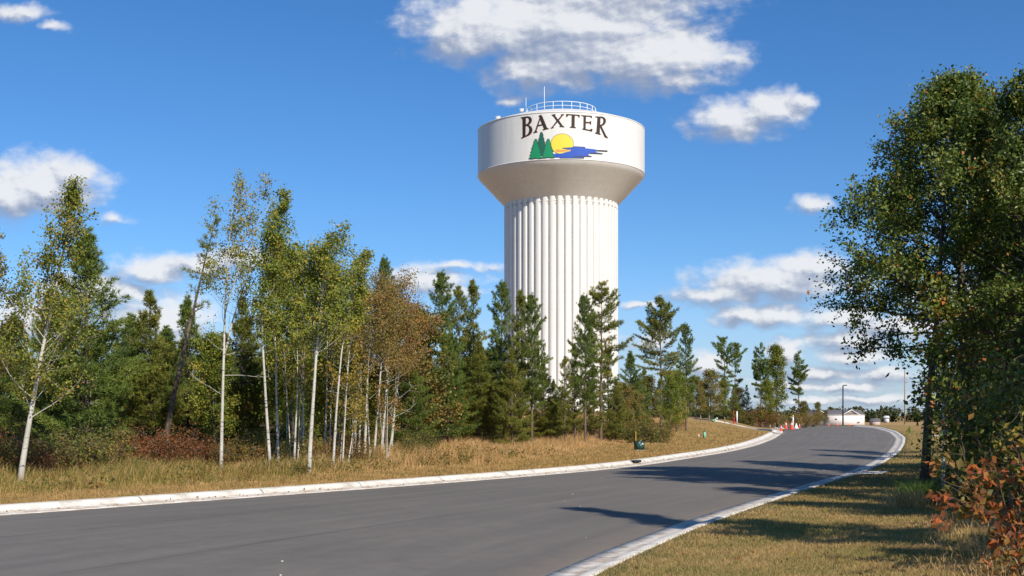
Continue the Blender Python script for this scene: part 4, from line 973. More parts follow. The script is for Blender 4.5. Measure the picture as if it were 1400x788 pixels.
# deep wood behind, trees nothing tells apart
bg = random.Random(8)
for k in range(34):
    px = -60 + k * 31 + bg.uniform(-10, 10)
    d = bg.uniform(52, 66) if px < 560 else bg.uniform(70, 100)
    if 715 < px < 905: d = bg.uniform(85, 110)
    if px >= 905: d = bg.uniform(119, 140)
    top = (455 if px < 300 else 440 if px < 580 else 485 if px < 690 else 535 if px < 850 else 525 if px < 930 else 545) + bg.uniform(-12, 22)
    kd = bg.choice(['spruce1', 'spruce2', 'jack2', 'leafy1', 'spruce1'])
    stand(kd, px, top, d, 'dark tree deep in the wood behind the roadside row', name='wood_tree', group='dark trees deep in the left wood', wide=1.25)

# ------------------------------------------------------------------ understorey shrubs on the left
SH = {'red': bush(301, 1.15, .95, 14, .06, 22, (M_TWIG, M_REDB), .5), 'olive': bush(302, 1.1, .9, 14, .065, 22, (M_TWIG, M_OLIVE), .45), 'brown': bush(303, .9, .8, 13, .05, 20, (M_TWIG, M_RUSTL), .5)}
def shrub(kind, px, d, s, label, group, name='shrub'):
    b = atd(px, d); plant(name, SH[kind], b, label, 'shrub', group, rz=_rz.uniform(0, 6.28), scale=s, parts=('stems', 'foliage'))
GS = 'shrubs under the left wood'
sh_list = [('red', 172, 32, .9, 'reddish-brown shrub left in the row below the leaning bare pine'), ('red', 205, 33, 1.1, 'reddish-brown shrub directly below the leaning bare pine'), ('red', 240, 33, 1.1, 'reddish-brown shrub right of the leaning bare pine\'s foot'),
           ('red', 272, 34, 1.0, 'dark red shrub just left of the lone birch trunk'), ('brown', 325, 33, 1.0, 'brown shrub just right of the lone birch trunk'), ('olive', 345, 34, 1.1, 'olive shrub left of the tallest aspen trunks'),
           ('olive', 130, 30, 1.1, 'olive shrub with low branches right of the leaning aspen'), ('olive', 95, 31, 1.2, 'olive shrub behind the leaning aspen\'s base'), ('red', 62, 29.5, .75, 'small red shrub right at the foot of the leaning aspen'),
           ('brown', 10, 30, 1.3, 'brown shrub at the far left edge under the wood'), ('red', -15, 31, 1.2, 'red shrub beyond the left edge aspen'), ('olive', 400, 36, 1.0, 'olive shrub among the thin saplings'),
           ('brown', 440, 36, 1.0, 'brown shrub behind the thickest white trunk'), ('brown', 478, 37, 1.1, 'brown shrub between the forked aspen and the rust clump'), ('olive', 560, 42, .8, 'green shrub on the grass right of the rust clump'),
           ('olive', 578, 45, .9, 'green shrub at the edge of the dry grass before the first ragged pine'), ('olive', 20, 30, 1.0, 'olive shrub left of the leaning aspen trunk'),
           ('brown', 640, 58, 1.0, 'brown shrub under the pines left of the tower'), ('brown', 745, 62, 1.2, 'brown shrub in the shade below the tower shaft'), ('red', 790, 66, 1.0, 'reddish shrub behind the bare grey pine stem'),
           ('red', 880, 84, .9, 'reddish shrub left of the broad pine stem'), ('brown', 925, 86, .9, 'rust shrub right of the broad pine stem'), ('red', 912, 84, .7, 'low red shrub beside the broad pine stem'),
           ('red', 1040, 116, 1.9, 'long reddish thicket left of the wooden stake'), ('olive', 1058, 117, 1.8, 'olive thicket under the round green tree'), ('brown', 1100, 120, 1.6, 'brown thicket right of the orange cones'), ('brown', 1085, 119, 1.7, 'brown thicket behind the cones\' marker post'), ('brown', 1112, 126, 1.8, 'brown thicket at the end of the row before the building'), ('olive', 1022, 115.5, 1.5, 'olive thicket under the dark spiky spruce')]
for kd, px, d, s, lb in sh_list: shrub(kd, px, d, s, lb, GS)

# ------------------------------------------------------------------ right: oaks and the shrubs beneath
GO = 'oaks on the right verge'
def oak(seed, base, H, label, R=3.0, lean=(0, 0), nb=90, leaf=.082, name='oak_tree', cs=.2, twigs=10, lpt=26, tint=.36, r0=.15, prof=((0, .8), (.12, 1), (.4, .85), (.7, .6), (1, .3)), low=0, up0=.02, **kw):
    return plant(name, broadleaf(seed, H, r0, cs=cs, R=R, nb=nb, prof=prof, up0=up0, up1=1.15, twigs=twigs, lpt=lpt, leaf=leaf, sig=.10, lean=lean, mats=(M_OBARK, M_OAK), tint=tint, tvar=.24, aspect=.62, branch_r=.30, wig=.05, low=low, leafstart=.40, tr0=.4, upb=.25, ctint=.14, **kw), base, label, 'tree', GO)
bA = atd(1264, 25.5); hA = height_to(142, 25.5, bA.z)
oak(401, bA, hA, 'tall oak nearest the kerb with branches reaching over the verge', R=2.15, lean=(.45, 0), r0=.105, nb=74, cs=.43, prof=((0, .9), (.15, 1), (.43, .82), (.64, .62), (.88, .36), (1, .2)),
    extra=((.40, 3.0, .12, 1.7, -.1, 14), (.36, 3.3, -.05, .9, -.3, 8), (.37, 2.5, .1, 1.6, -.1, 10), (.43, 3.14, .12, 2.3, .0, 18), (.46, 3.4, .2, 2.2, .0, 16), (.45, 2.9, .15, 2.2, .0, 16)))
bB = atd(1330, 27.5); hB = height_to(138, 27.5, bB.z)
oak(402, bB, hB, 'thick dark-trunked oak behind the shrubs, right of the kerbside oak', R=2.0, r0=.17, nb=80, cs=.38, prof=((0, .7), (.25, 1), (.5, .9), (.75, .6), (1, .25)))
bC = atd(1402, 24.0); hC = height_to(135, 24.0, bC.z)
oak(403, bC, hC, 'oak at the right edge of the view, half cut off', R=1.9, r0=.14, nb=76, tint=.42, cs=.25)
oak(404, atd(1385, 33), 7.5, 'oak deep behind the thick dark-trunked oak', R=2.0, cs=.15, nb=70, tint=.4)
oak(405, atd(1425, 31), 7.5, 'oak deep behind the right edge oak', R=2.2, cs=.10, nb=70)
oak(406, Vector((17.0, 41.5, float(zg(17.0, 41.5)))), 6.4, 'short oak hidden behind the kerbside oak\'s trunk', R=1.6, cs=.2, nb=50)
oak(407, Vector((19.2, 46.5, float(zg(19.2, 46.5)))), 7.4, 'short oak farther along the verge behind the kerbside oak', R=1.8, cs=.2, nb=50)
# trees beyond the right edge whose shadows cross the verge and the road
oak(408, Vector((6.9, 11.1, float(zg(6.9, 11.1)))), 8.8, 'narrow tree beyond the right edge casting the pointed shadow', R=1.25, cs=.12, nb=60, prof=((0, 1), (.3, .9), (.6, .45), (1, .12)), r0=.11)
oak(409, Vector((11.4, 16.4, float(zg(11.4, 16.4)))), 8.8, 'wide oak beyond the right edge shading the verge', R=2.0, cs=.2, nb=70, r0=.13)
oak(412, Vector((10.3, 12.4, float(zg(10.3, 12.4)))), 8.0, 'dense tree beyond the right edge darkening the shrubs', R=1.7, cs=.15, nb=60, r0=.11)
oak(411, Vector((13.4, 20.4, float(zg(13.4, 20.4)))), 9.2, 'tall oak beyond the right edge shading the shrubs', R=2.4, cs=.15, nb=80, r0=.15)
# saplings and shrubs in the shade
bs = atd(1290, 24.2)
plant('oak_sapling', broadleaf(410, 4.2, .035, cs=.35, R=.7, nb=20, twigs=5, lpt=9, leaf=.11, sig=.12, mats=(M_BIRCH, M_OAK), tint=.65, aspect=.62, lean=(-.15, 0)), bs, 'pale slim sapling between the kerbside oak and the dark-trunked oak', 'tree', 'saplings under the oaks')
SR_ = {'u1': bush(320, 2.2, 1.4, 15, .085, 30, (M_TWIG, M_OAK), .45, twigs=13, sig=.13, stem_r=.016), 'u2': bush(321, 1.9, 1.3, 15, .085, 28, (M_TWIG, M_OLIVE), .45, twigs=13, sig=.13, stem_r=.016)}
GU = 'shrubs under the right oaks'
under = [('u1', 1402, 25.5, .95, 'dark leafy shrub at the foot of the dark-trunked oak'), ('u2', 1372, 27, .7, 'olive shrub behind the pale sapling'), ('u1', 1432, 23, 1.2, 'dark shrub right of the dark-trunked oak'), ('u2', 1430, 21, 1.2, 'olive shrub under the right edge oak'),
         ('u1', 1392, 20, .7, 'low dark shrub above the orange-leaved bush'), ('u2', 1340, 18.5, .38, 'low olive shrub left of the orange-leaved bush'), ('u1', 1405, 18, 1.1, 'dark shrub at the right edge behind the yellow-leaved branch'), ('u2', 1392, 17.2, .6, 'low olive shrub between orange and yellow leaves'), ('u1', 1425, 28, 1.6, 'tall dark thicket between the two right-hand oaks'), ('u1', 1330, 30, .5, 'dark thicket behind the sapling far side'), ('u2', 1425, 26, 1.9, 'tall olive thicket past the right edge'),
         ('u1', 1405, 31, 1.4, 'tall dark thicket behind the dark-trunked oak'), ('u1', 1420, 33, 2.0, 'tall dark thicket deep under the right edge oak')]
for kd, px, d, s, lb in under:
    b = atd(px, d); plant('shrub', SR_[kd], b, lb, 'shrub', GU, rz=_rz.uniform(0, 6.28), scale=s, parts=('stems', 'foliage'))
b = Vector((5.05, 11.6, float(zg(5.05, 11.6))))
plant('orange_shrub', bush(330, 1.45, 1.05, 13, .10, 8, (M_TWIG, M_ORANGE), .66, .25, .05, 9, .35, .58, .008, ls=.3, ctint=.2), b, 'shrub with drooping orange-red leaves in the bottom right corner', 'shrub', 'bright autumn shrubs by the verge', parts=('stems', 'foliage'))
b = Vector((4.75, 10.9, float(zg(4.75, 10.9))))
plant('orange_shrub', bush(331, .55, .6, 9, .075, 7, (M_TWIG, M_ORANGE), .4, .25, .05, 6, .35, .58, .006, ls=.3, ctint=.2), b, 'lower small shrub of bronze and orange leaves at the bottom edge', 'shrub', 'bright autumn shrubs by the verge', parts=('stems', 'foliage'))
b = Vector((5.95, 13.2, float(zg(5.95, 13.2))))
plant('yellow_shrub', bush(332, 2.0, .85, 9, .075, 9, (M_TWIG, M_YGRN), .5, .22, .06, 9, .25, .55, .010, ls=.35, ctint=.15), b, 'tall shrub with yellow-green leaves at the right edge', 'shrub', 'bright autumn shrubs by the verge', parts=('stems', 'foliage'))
b = Vector((6.7, 16.4, float(zg(6.7, 16.4))))
plant('yellow_shrub', bush(333, 1.5, .8, 8, .08, 9, (M_TWIG, M_YGRN), .35, .22, .06, 8, .25, .55, .010, ls=.35), b, 'yellow-green shrub half in shade behind the orange shrub', 'shrub', 'bright autumn shrubs by the verge', parts=('stems', 'foliage'))
# ------------------------------------------------------------------ grass
def m_grass(nt, stops):
    p = nt.pos(); n = nt.noise(p, 0.9, 5, 0.65)
    t = nt.math('ADD', nt.math('MULTIPLY', nt.attr('tint'), 0.55), nt.math('MULTIPLY', nt.map(n, 0.32, 0.68), 0.45))
    c = nt.ramp(t, stops)
    d = principled(nt, c, 0.75, 0.15); tr = nt.node('ShaderNodeBsdfTranslucent'); nt.l.new(c, tr.inputs[0])
    m = nt.node('ShaderNodeMixShader'); m.inputs[0].default_value = 0.35; nt.l.new(d, m.inputs[1]); nt.l.new(tr.outputs[0], m.inputs[2])
    return m.outputs[0]
M_MOWN = material('mown_grass', lambda nt: m_grass(nt, [(0.15, (0.19, 0.20, 0.055)), (0.42, (0.34, 0.285, 0.10)), (0.64, (0.52, 0.355, 0.15)), (0.85, (0.60, 0.43, 0.21))]))
M_MOWNB = material('brown_mown_grass', lambda nt: m_grass(nt, [(0.15, (0.24, 0.19, 0.06)), (0.42, (0.42, 0.285, 0.10)), (0.64, (0.58, 0.36, 0.14)), (0.85, (0.64, 0.44, 0.20))]))
M_TALL = material('tall_grass', lambda nt: m_grass(nt, [(0.1, (0.28, 0.22, 0.07)), (0.35, (0.56, 0.36, 0.14)), (0.6, (0.70, 0.44, 0.20)), (0.9, (0.76, 0.54, 0.29))]))
M_WEED = material('green_weeds', lambda nt: m_grass(nt, [(0.15, (0.13, 0.145, 0.032)), (0.5, (0.29, 0.25, 0.065)), (0.9, (0.52, 0.36, 0.125))]))
M_CLUMP = material('green_grass', lambda nt: m_grass(nt, [(0.1, (0.06, 0.13, 0.025)), (0.5, (0.12, 0.22, 0.05)), (0.9, (0.24, 0.28, 0.08))]))
def blades(x, y, h, w, lean, rg, name, mat, label, cat, z=None):
    n = len(x); z = zg(x, y) - 0.02 if z is None else z
    a = rg.uniform(0, 2 * PI, n); l = rg.normal(size=(n, 2)) * lean[0] * h[:, None] + np.array([lean[1], 0]) * h[:, None]
    B = np.stack([x, y, z], -1); S = np.stack([np.cos(a), np.sin(a), np.zeros(n)], -1) * (w * 0.5)[:, None]
    M = B + np.concatenate([l * 0.35, (h * 0.6)[:, None]], 1); Tp = B + np.concatenate([l, h[:, None]], 1)
    V = np.stack([B - S, B + S, M + S * .8, M - S * .8, Tp], 1).reshape(-1, 3)
    b = np.arange(n)[:, None] * 5
    tris = b + np.array([[3, 2, 4]]); quads = b + np.array([[0, 1, 2, 3]])
    tn = np.clip(rg.normal(size=n) * 0.22 + 0.5, 0, 1)
    me = np_mesh(name, V, tris, quads, mat, face_attr={'tint': np.concatenate([tn, tn])})
    o = link(name, me); tag(o, label, cat, None, 'stuff'); return o
def scatter(rg, side, y0, y1, o0, o1, dens):
    """random points in a strip beside the road; o0, o1 may depend on y"""
    k = int(dens * (y1 - y0) * (o1(np.array([y1]))[0] - 0 if callable(o1) else o1 - o0) * 1.15)
    y = rg.uniform(y0, y1, k); a = o0(y) if callable(o0) else np.full(k, o0); b = o1(y) if callable(o1) else np.full(k, o1)
    off = a + (b - a) * rg.uniform(0, 1, k)
    x = xL(y) - (KL + off) / cosL(y) if side < 0 else xR(y) + (KR + off) / cosR(y)
    return x, y, off
def view(x, y, px0=-90, px1=1490):
    px = 700 + x / np.maximum(y, 1) * FPX; return (px > px0) & (px < px1)
rg = np.random.default_rng(77)
X, Y, Hh, Wd = [], [], [], []
for y0, y1, dn, w in ((10.5, 14, 2600, .006), (14, 18, 1500, .008), (18, 26, 480, .011), (26, 45, 170, .018), (45, 100, 45, .03)):
    x, y, off = scatter(rg, 1, y0, y1, -0.04, 6.0 if y0 < 40 else 9.0, dn)
    k = view(x, y); x, y, off = x[k], y[k], off[k]
    X.append(x); Y.append(y); Hh.append(rg.uniform(.02, .052, len(x)) * (1 + w * 12) * np.where(off < 0.1, .8, 1)); Wd.append(np.full(len(x), w))
blades(*map(np.concatenate, (X, Y, Hh, Wd)), (0.5, 0.05), rg, 'mown_grass', M_MOWN, 'short dry mown grass on the right verge', 'grass')
X, Y, Hh, Wd = [], [], [], []
for y0, y1, dn, w in ((14, 26, 420, .012), (26, 42, 260, .016), (42, 60, 120, .024), (60, 95, 45, .035)):
    x, y, off = scatter(rg, -1, y0, y1, -0.03, lambda q: strip_w(q) + 0.3, dn)
    k = view(x, y); X.append(x[k]); Y.append(y[k]); Hh.append(rg.uniform(.03, .085, k.sum()) * (1 + w * 8)); Wd.append(np.full(k.sum(), w))
blades(*map(np.concatenate, (X, Y, Hh, Wd)), (0.5, 0.08), rg, 'mown_grass', M_MOWNB, 'strip of short brown grass along the left kerb', 'grass')
X, Y, Hh, Wd = [], [], [], []
def tall_end(q): return np.interp(q, [15, 30, 40, 55, 80, 110], [7, 7.5, 12, 17, 22, 26])
for y0, y1, dn, w in ((15, 30, 260, .009), (30, 45, 190, .012), (45, 62, 130, .017), (62, 110, 55, .028)):
    x, y, off = scatter(rg, -1, y0, y1, lambda q: strip_w(q), tall_end, dn)
    k = view(x, y); x, y, off = x[k], y[k], off[k]
    ramp = np.clip((off - strip_w(y)) / 1.2, .35, 1)
    pat = 0.72 + 0.5 * np.sin(x * 1.7 + 1.3 * np.sin(y * .8)) * np.sin(y * 1.1)
    X.append(x); Y.append(y); Hh.append(rg.uniform(.16, .54, len(x)) * ramp * pat); Wd.append(np.full(len(x), w))
X, Y, Hh, Wd = map(np.concatenate, (X, Y, Hh, Wd))
pxs = 700 + X / Y * FPX
weed = rg.uniform(size=len(X)) < np.interp(pxs, [0, 380, 560, 700], [.85, .75, .25, .12])
blades(X[~weed], Y[~weed], Hh[~weed], Wd[~weed], (0.34, 0.12), rg, 'tall_dry_grass', M_TALL, 'tall tan dry grass between the mown strip and the left wood', 'grass')
blades(X[weed], Y[weed], Hh[weed] * .85, Wd[weed] * 1.3, (0.35, 0.15), rg, 'green_weeds', M_WEED, 'olive weeds mixed into the tall grass at the left wood', 'grass')
def weeds():
    r = np.random.default_rng(55); lv = Leaves(r)
    for k in range(330):
        y = r.uniform(19, 44); off = strip_w(y) + r.uniform(.0, 4.5); x = float(xL(y)) - (KL + off) / float(cosL(y))
        if not view(np.array([x]), np.array([y]))[0]: continue
        h = r.uniform(.15, .45); m = r.integers(14, 40)
        P = r.normal(size=(m, 3)) * np.array([.10, .10, h * .3]) + np.array([x, y, float(zg(x, y)) + h * .55])
        lv.cloud(P, np.array([0, 0, .6]), r.uniform(.1, .95), .15)
    tag(link('weeds', lv.mesh('weeds', leafy('weed_leaf', [(0, (.07, .09, .02)), (.5, (.14, .13, .03)), (.8, (.22, .10, .035)), (1, (.28, .15, .05))]), .06)), 'small leafy weeds in the rough grass at the left wood', 'weeds', None, 'stuff')
weeds()
# rough uncut grass at the edge of the right-hand shrubs
X, Y, Hh, Wd = [], [], [], []
for y0, y1, dn, w in ((10.5, 15, 120, .007), (15, 28, 60, .011)):
    x, y, off = scatter(rg, 1, y0, y1, 2.9, 6.5, dn)
    k = view(x, y); X.append(x[k]); Y.append(y[k]); Hh.append(rg.uniform(.08, .26, k.sum()) * np.clip((off[k] - 2.6), .3, 1)); Wd.append(np.full(k.sum(), w))
blades(*map(np.concatenate, (X, Y, Hh, Wd)), (0.4, -0.1), rg, 'rough_grass', M_TALL, 'rough uncut grass at the edge of the right shrubs', 'grass')
def tuft(px, d, n, h, mat, label):
    b = atd(px, d); r = np.random.default_rng(px); x = r.normal(size=n) * .16; y = r.normal(size=n) * .16
    V = blades(x, y, r.uniform(.5, 1, n) * h, np.full(n, .014), (0.42, 0), r, 'grass_clump', mat, None, None, z=np.full(n, -.03))
    V.location = b; V['kind'] = 'thing'; tag(V, label, 'grass clump')
tuft(1258, 21.0, 900, .5, M_CLUMP, 'fresh green grass clump at the foot of the kerbside oak')
tuft(1238, 20.0, 260, .4, M_TALL, 'pinkish dry grass clump left of the fresh green clump')

# fallen leaves and small stones on the asphalt
def pebbles():
    r = np.random.default_rng(9); mb = MB()
    for _ in range(24):
        y = r.uniform(12, 45); t = r.uniform(.02, .98); x = float(xL(y)) * (1 - t) + float(xR(y)) * t
        s = r.uniform(.010, .024); mb.box((x, y, float(zroad(y)) + 0.05 * (1 - (2 * t - 1) ** 2) + s * .3), (s * 1.5, s, s * .6), r.uniform(0, 3), .6)
    tag(mb.build('pebbles', plain('pebble', (.5, .44, .36), .8)), 'scattered pale stones on the asphalt', 'gravel', None, 'stuff')
    lv = Leaves(r); P = []
    for _ in range(900):
        if r.uniform() < .5: y = r.uniform(16, 60); x = float(xL(y)) - r.uniform(.25, .62) / float(cosL(y)); z = float(zroad(y)) + .02
        else: y = r.uniform(11, 40); x = float(xR(y)) + (r.uniform(.8, 5.0)) / float(cosR(y)); z = float(zg(x, y)) + .04
        P.append((x, y, z))
    lv.cloud(np.array(P), np.array([0, 0, -1.2]), .6, .3)
    me = lv.mesh('fallen_leaves', M_RUSTL, .055)
    tag(link('fallen_leaves', me), 'fallen brown leaves in the gutter and on the verge', 'leaves', None, 'stuff')
pebbles()

# ------------------------------------------------------------------ street furniture
M_BOX = plain('green_enamel', (0.022, 0.075, 0.058), 0.4, 0.15, spec=.5); M_WHITE = plain('white_plastic', (0.78, 0.78, 0.76), .5, .05)
M_CONC = plain('pad_concrete', (0.5, 0.46, 0.4), .9); M_YEL = plain('yellow_paint', (0.75, 0.52, 0.10), .6); M_LGREEN = plain('light_green_plastic', (0.22, 0.52, 0.33), .5)
M_CONE = plain('cone_orange', (0.85, 0.085, 0.03), .5, .1); M_RED = plain('hydrant_red', (0.50, 0.03, 0.035), .45, .1); M_POLE = plain('dark_metal', (0.035, 0.035, 0.045), .5)
M_WOOD = plain('weathered_wood', (0.33, 0.25, 0.17), .85); M_BLACK = plain('inlet_shade_black', (0.02, 0.02, 0.02), .7)
# utility box
b = at(874, 616); s = b.y / FPX
t = empty('utility_box', b, 'squat dark green utility box on the mown grass by the left kerb', 'utility box'); t.rotation_euler = (0, 0, math.radians(33))
w, dp, h = 10.5 * s, 9.5 * s, 12.5 * s
mb = MB().box((0, 0, h * .46), (w, dp, h * .92)); mb.build('cabinet', M_BOX, t)
MB().box((0, 0, h * .96), (w * 1.05, dp * 1.05, h * .08), taper=.93).build('lid', M_BOX, t)
MB().box((0, 0, 0.0), (w * 1.04, dp * 1.04, .05)).build('pad', M_CONC, t)
MB().box((0.02, -dp / 2 - .008, h * .45), (w * .86, .012, h * .78)).build('door', M_BOX, t)
MB().box((w * .16, -dp / 2 - .02, h * .70), (w * .2, .008, h * .2)).box((-w * .36, -dp / 2 - .02, h * .83), (w * .12, .008, h * .1)).build('sticker', M_WHITE, t)
MB().tube([(w * .3, -dp / 2 - .03, h * .40), (w * .3, -dp / 2 - .03, h * .52)], .012, 6).build('handle', M_POLE, t)
b = at(869, 606.5); mb = MB().tube([(0, 0, -.1), (0.01, 0, .5), (.0, 0, 16 * b.y / FPX)], .022, 6); tag(mb.build('marker_rod', M_YEL, loc=b), 'thin yellow marker rod standing behind the green utility box', 'marker')
# small green pedestal with a light face
b = at(963.5, 600); s = b.y / FPX
t = empty('cable_pedestal', b, 'light green cable pedestal post on the mown grass', 'pedestal'); t.rotation_euler = (0, math.radians(-5), math.radians(20))
MB().box((0, 0, 4.6 * s), (3.0 * s, 2.6 * s, 9.6 * s)).build('housing', M_LGREEN, t); MB().box((0, 0, 9.8 * s), (3.3 * s, 2.9 * s, 1.0 * s), taper=.7).build('cap', M_BOX, t)
MB().box((-1.55 * s, 0, 5 * s), (.25 * s, 2.0 * s, 7.5 * s)).build('back_panel', M_BOX, t)
b = at(955.5, 598.5); s = b.y / FPX
t = empty('survey_stake', b, 'small white survey stake left of the light green pedestal', 'stake')
MB().box((0, 0, 2.6 * s), (1.2 * s, .5 * s, 6.2 * s)).build('stake_body', M_WHITE, t); MB().box((0, 0, 5.2 * s), (1.35 * s, .65 * s, 1.1 * s)).build('flagging', M_CONE, t)
# storm drain inlet
b = Vector((float(xL(41.2)) - .55, 41.2, float(zroad(41.2))))
ang = math.atan2(1, float(np.interp(41.2, _ly, _lsl)))
t = empty('storm_drain', b, 'dark storm drain inlet in the left kerb near the green box', 'storm drain'); t.rotation_euler = (0, 0, ang)
MB().box((0, .06, .075), (.6, .16, .07)).build('opening', M_BLACK, t); MB().box((0, .10, .108), (.62, .20, .016)).build('cover', M_POLE, t)  # solid black block: the shade inside the inlet mouth is put in as colour
# hydrant with flag rod, and its marker post
b = at(1003.5, 579.5); s = b.y / FPX
t = empty('fire_hydrant', b, 'red fire hydrant with a tall red flag rod by the side road', 'hydrant')
MB().lathe([(1.5 * s, -.1), (1.5 * s, .5 * s), (1.0 * s, .6 * s), (1.0 * s, 5.6 * s), (1.3 * s, 5.7 * s), (1.3 * s, 6.2 * s), (1.15 * s, 6.3 * s), (.9 * s, 7.4 * s), (.4 * s, 8.1 * s), (.35 * s, 8.8 * s), (.01, 8.9 * s)], 18).build('barrel', M_RED, t, True)
for sx in (-1, 1): MB().tube([(0, 0, 4.6 * s), (sx * 1.6 * s, 0, 4.6 * s), (sx * 1.75 * s, 0, 4.6 * s)], [.5 * s, .5 * s, .6 * s], 10).build('hose_outlet', M_RED, t)
MB().tube([(0, 0, 4.1 * s), (0, -1.7 * s, 4.1 * s)], .75 * s, 12).build('pumper_outlet', M_RED, t)
MB().tube([(-.4 * s, 0, 5.5 * s), (-.5 * s, 0, 18.5 * s)], .38 * s, 6).build('flag_rod', M_RED, t)
b = at(1007.6, 579.3); s = b.y / FPX
t = empty('marker_post', b, 'white marker post standing right beside the red hydrant', 'marker post')
MB().box((0, 0, 8 * s), (1.7 * s, 1.0 * s, 16.6 * s)).build('post', M_WHITE, t); MB().box((0, 0, 16.5 * s), (1.8 * s, 1.1 * s, .6 * s), taper=.5).build('cap', M_WHITE, t)
# traffic cones
def cone_proto():
    t = empty('traffic_cone', (0, 0, 0), 'x', 'cone', 'orange cones by the side road')
    MB().box((0, 0, .02), (.40, .40, .04)).build('base', M_CONE, t)
    pr = [(.145, .04), (.035, .74), (.0, .745)]
    MB().lathe(pr, 18).build('body', M_CONE, t, True)
    r = lambda z: .145 - .11 * (z - .04) / .70
    MB().lathe([(r(.44) + .003, .44), (r(.58) + .003, .58)], 18).build('reflective_collar', M_WHITE, t, True)
    return t
cone = cone_proto(); first = True
cones = [(1068, 590.5, 8.5, 'orange cone nearest, standing on the kerb at the side road corner'), (1074.5, 585, 9.5, 'orange cone with a tall top left of the marker post'), (1082.5, 588, 11, 'largest orange cone in front of the striped marker post'), (1093, 583.6, 5.5, 'small orange cone farthest right by the brown thicket'),
         (1133, 583, 4, 'tiny orange cone on the road crest, left of the light pole'), (1145, 583, 4.2, 'tiny orange cone on the road crest closest to the light pole'), (1161, 583, 4, 'tiny orange cone on the road crest below the right gable')]
for px, py, hp, lb in cones:
    o = cone if first else copy_tree(cone); first = False
    d = {590.5: 96, 585: 112, 588: 108, 583.6: 118}.get(py, 136)
    x = (px - 700) / FPX * d; xl = float(xL(d))
    z = float(zroad(d)) + (.05 if x > xl else .12)
    o.location = (x, d, z); k = hp * d / FPX / .745; o.scale = (k * 1.15, k * 1.15, k); o['label'] = lb; o.rotation_euler = (0, 0, px * 1.7)
# white jug-like barrel marker, and posts
d = 114; x = (1088.5 - 700) / FPX * d; z = float(zroad(d)) + .04
t = empty('white_drum', (x, d, z), 'white bell-shaped marker between the big and small orange cones', 'marker')
MB().lathe([(.24, 0), (.24, .06), (.16, .10), (.11, .32), (.05, .40), (.05, .48), (.0, .49)], 16).build('body', M_WHITE, t, True); MB().lathe([(.125, .22), (.118, .28)], 16).build('band', M_CONE, t, True)
d = 116; x = (1084.3 - 700) / FPX * d; z = float(zroad(d)) + .05; s = d / FPX
t = empty('sign_post', (x, d, z), 'white post with an orange-yellow top behind the largest cone', 'post')
MB().box((0, 0, 8 * s), (1.6 * s, 1.0 * s, 17 * s)).build('post', M_WHITE, t); MB().box((0, 0, 16.6 * s), (1.65 * s, 1.05 * s, 2.2 * s)).build('top_band', M_YEL, t)
d = 116.4; x = (1081.6 - 700) / FPX * d
t = empty('sign_post', (x, d, z), 'dark slim post left of the white post behind the cones', 'post')
MB().tube([(0, 0, -.1), (0, 0, 15 * s)], .5 * s, 8).build('post', M_POLE, t); MB().box((0, -.03, 14.3 * s), (1.6 * s, .5 * s, 3.2 * s)).build('plate', M_WOOD, t)
b = atd(1053, 108); s = b.y / FPX; t = empty('wooden_stake', b, 'small wooden stake before the reddish thicket', 'stake')
MB().box((0, 0, 2.5 * s), (1.2 * s, .6 * s, 6 * s)).build('stake_body', M_WOOD, t)
# things by the side road on the bank
for px, lb in ((927.5, 'yellow bollard pipe on the bank, left of the pair'), (931.5, 'yellow bollard pipe on the bank, right of the pair')):
    b = atd(px, 101); s = b.y / FPX; MB_ = MB().lathe([(.7 * s, -.2), (.7 * s, 9 * s), (.5 * s, 9.7 * s), (.01, 9.9 * s)], 10); tag(MB_.build('bollard', M_YEL, loc=b), lb, 'bollard', 'yellow bollards on the bank')
b = atd(977, 101.5); s = b.y / FPX; t = empty('drain_pipe', b, 'green pipe end with a white tip leaning out of the bank', 'pipe')
MB().tube([(-3.5 * s, 0, .3 * s), (2.2 * s, -.1, 4.6 * s)], 1.2 * s, 10).build('pipe_body', M_LGREEN, t); MB().tube([(2.1 * s, -.1, 4.5 * s), (3.6 * s, -.12, 5.7 * s)], 1.3 * s, 10).build('tip', M_WHITE, t)
for k, (px, lb) in enumerate(((958, 'grey wooden fence post left of the leaning green pipe'), (970, 'grey wooden fence post just behind the leaning green pipe'), (991, 'grey wooden fence post midway between pipe and hydrant'))):
    b = atd(px, 104); s = b.y / FPX; tag(MB().box((0, 0, 3.5 * s), (1.0 * s, 1.0 * s, 8.5 * s), taper=.9).build('fence_post', M_WOOD, loc=b), lb, 'fence post', 'fence posts by the side road')
# light pole beyond the crest
d = 290.0; x = (1152.5 - 700) / FPX * d; zb = float(zroad(d)); s = d / FPX
t = empty('street_lamp', (x, d, zb), 'dark street lamp pole standing tall against the cloudy sky', 'street lamp')
zt = EYE + (568 - 527) * s - zb
MB().tube([(0, 0, 0), (0, 0, zt)], [.20, .15], 10).build('pole', M_POLE, t); MB().lathe([(.35, 0), (.35, .5), (.2, .55)], 12).build('base', M_CONC, t)
MB().tube([(0, 0, zt - .1), (.35, 0, zt)], .07, 6).build('arm', M_POLE, t); MB().box((.55, 0, zt), (.75, .4, .22)).build('lamp_head', M_POLE, t)
# wooden utility pole on the right
d = 190.0; x = (1237 - 700) / FPX * d; zb = float(zroad(d)) + .1
t = empty('utility_pole', (x, d, zb), 'thin brown wooden utility pole in the distance, just left of the kerbside oak trunk', 'utility pole')
zt = EYE + 62 / FPX * d - zb
MB().tube([(0, 0, -.3), (0, 0, zt)], [.11, .08], 9).build('pole', M_WOOD, t); MB().lathe([(.2, -.3), (.2, .25), (.12, .3)], 9).build('base_collar', M_WOOD, t)

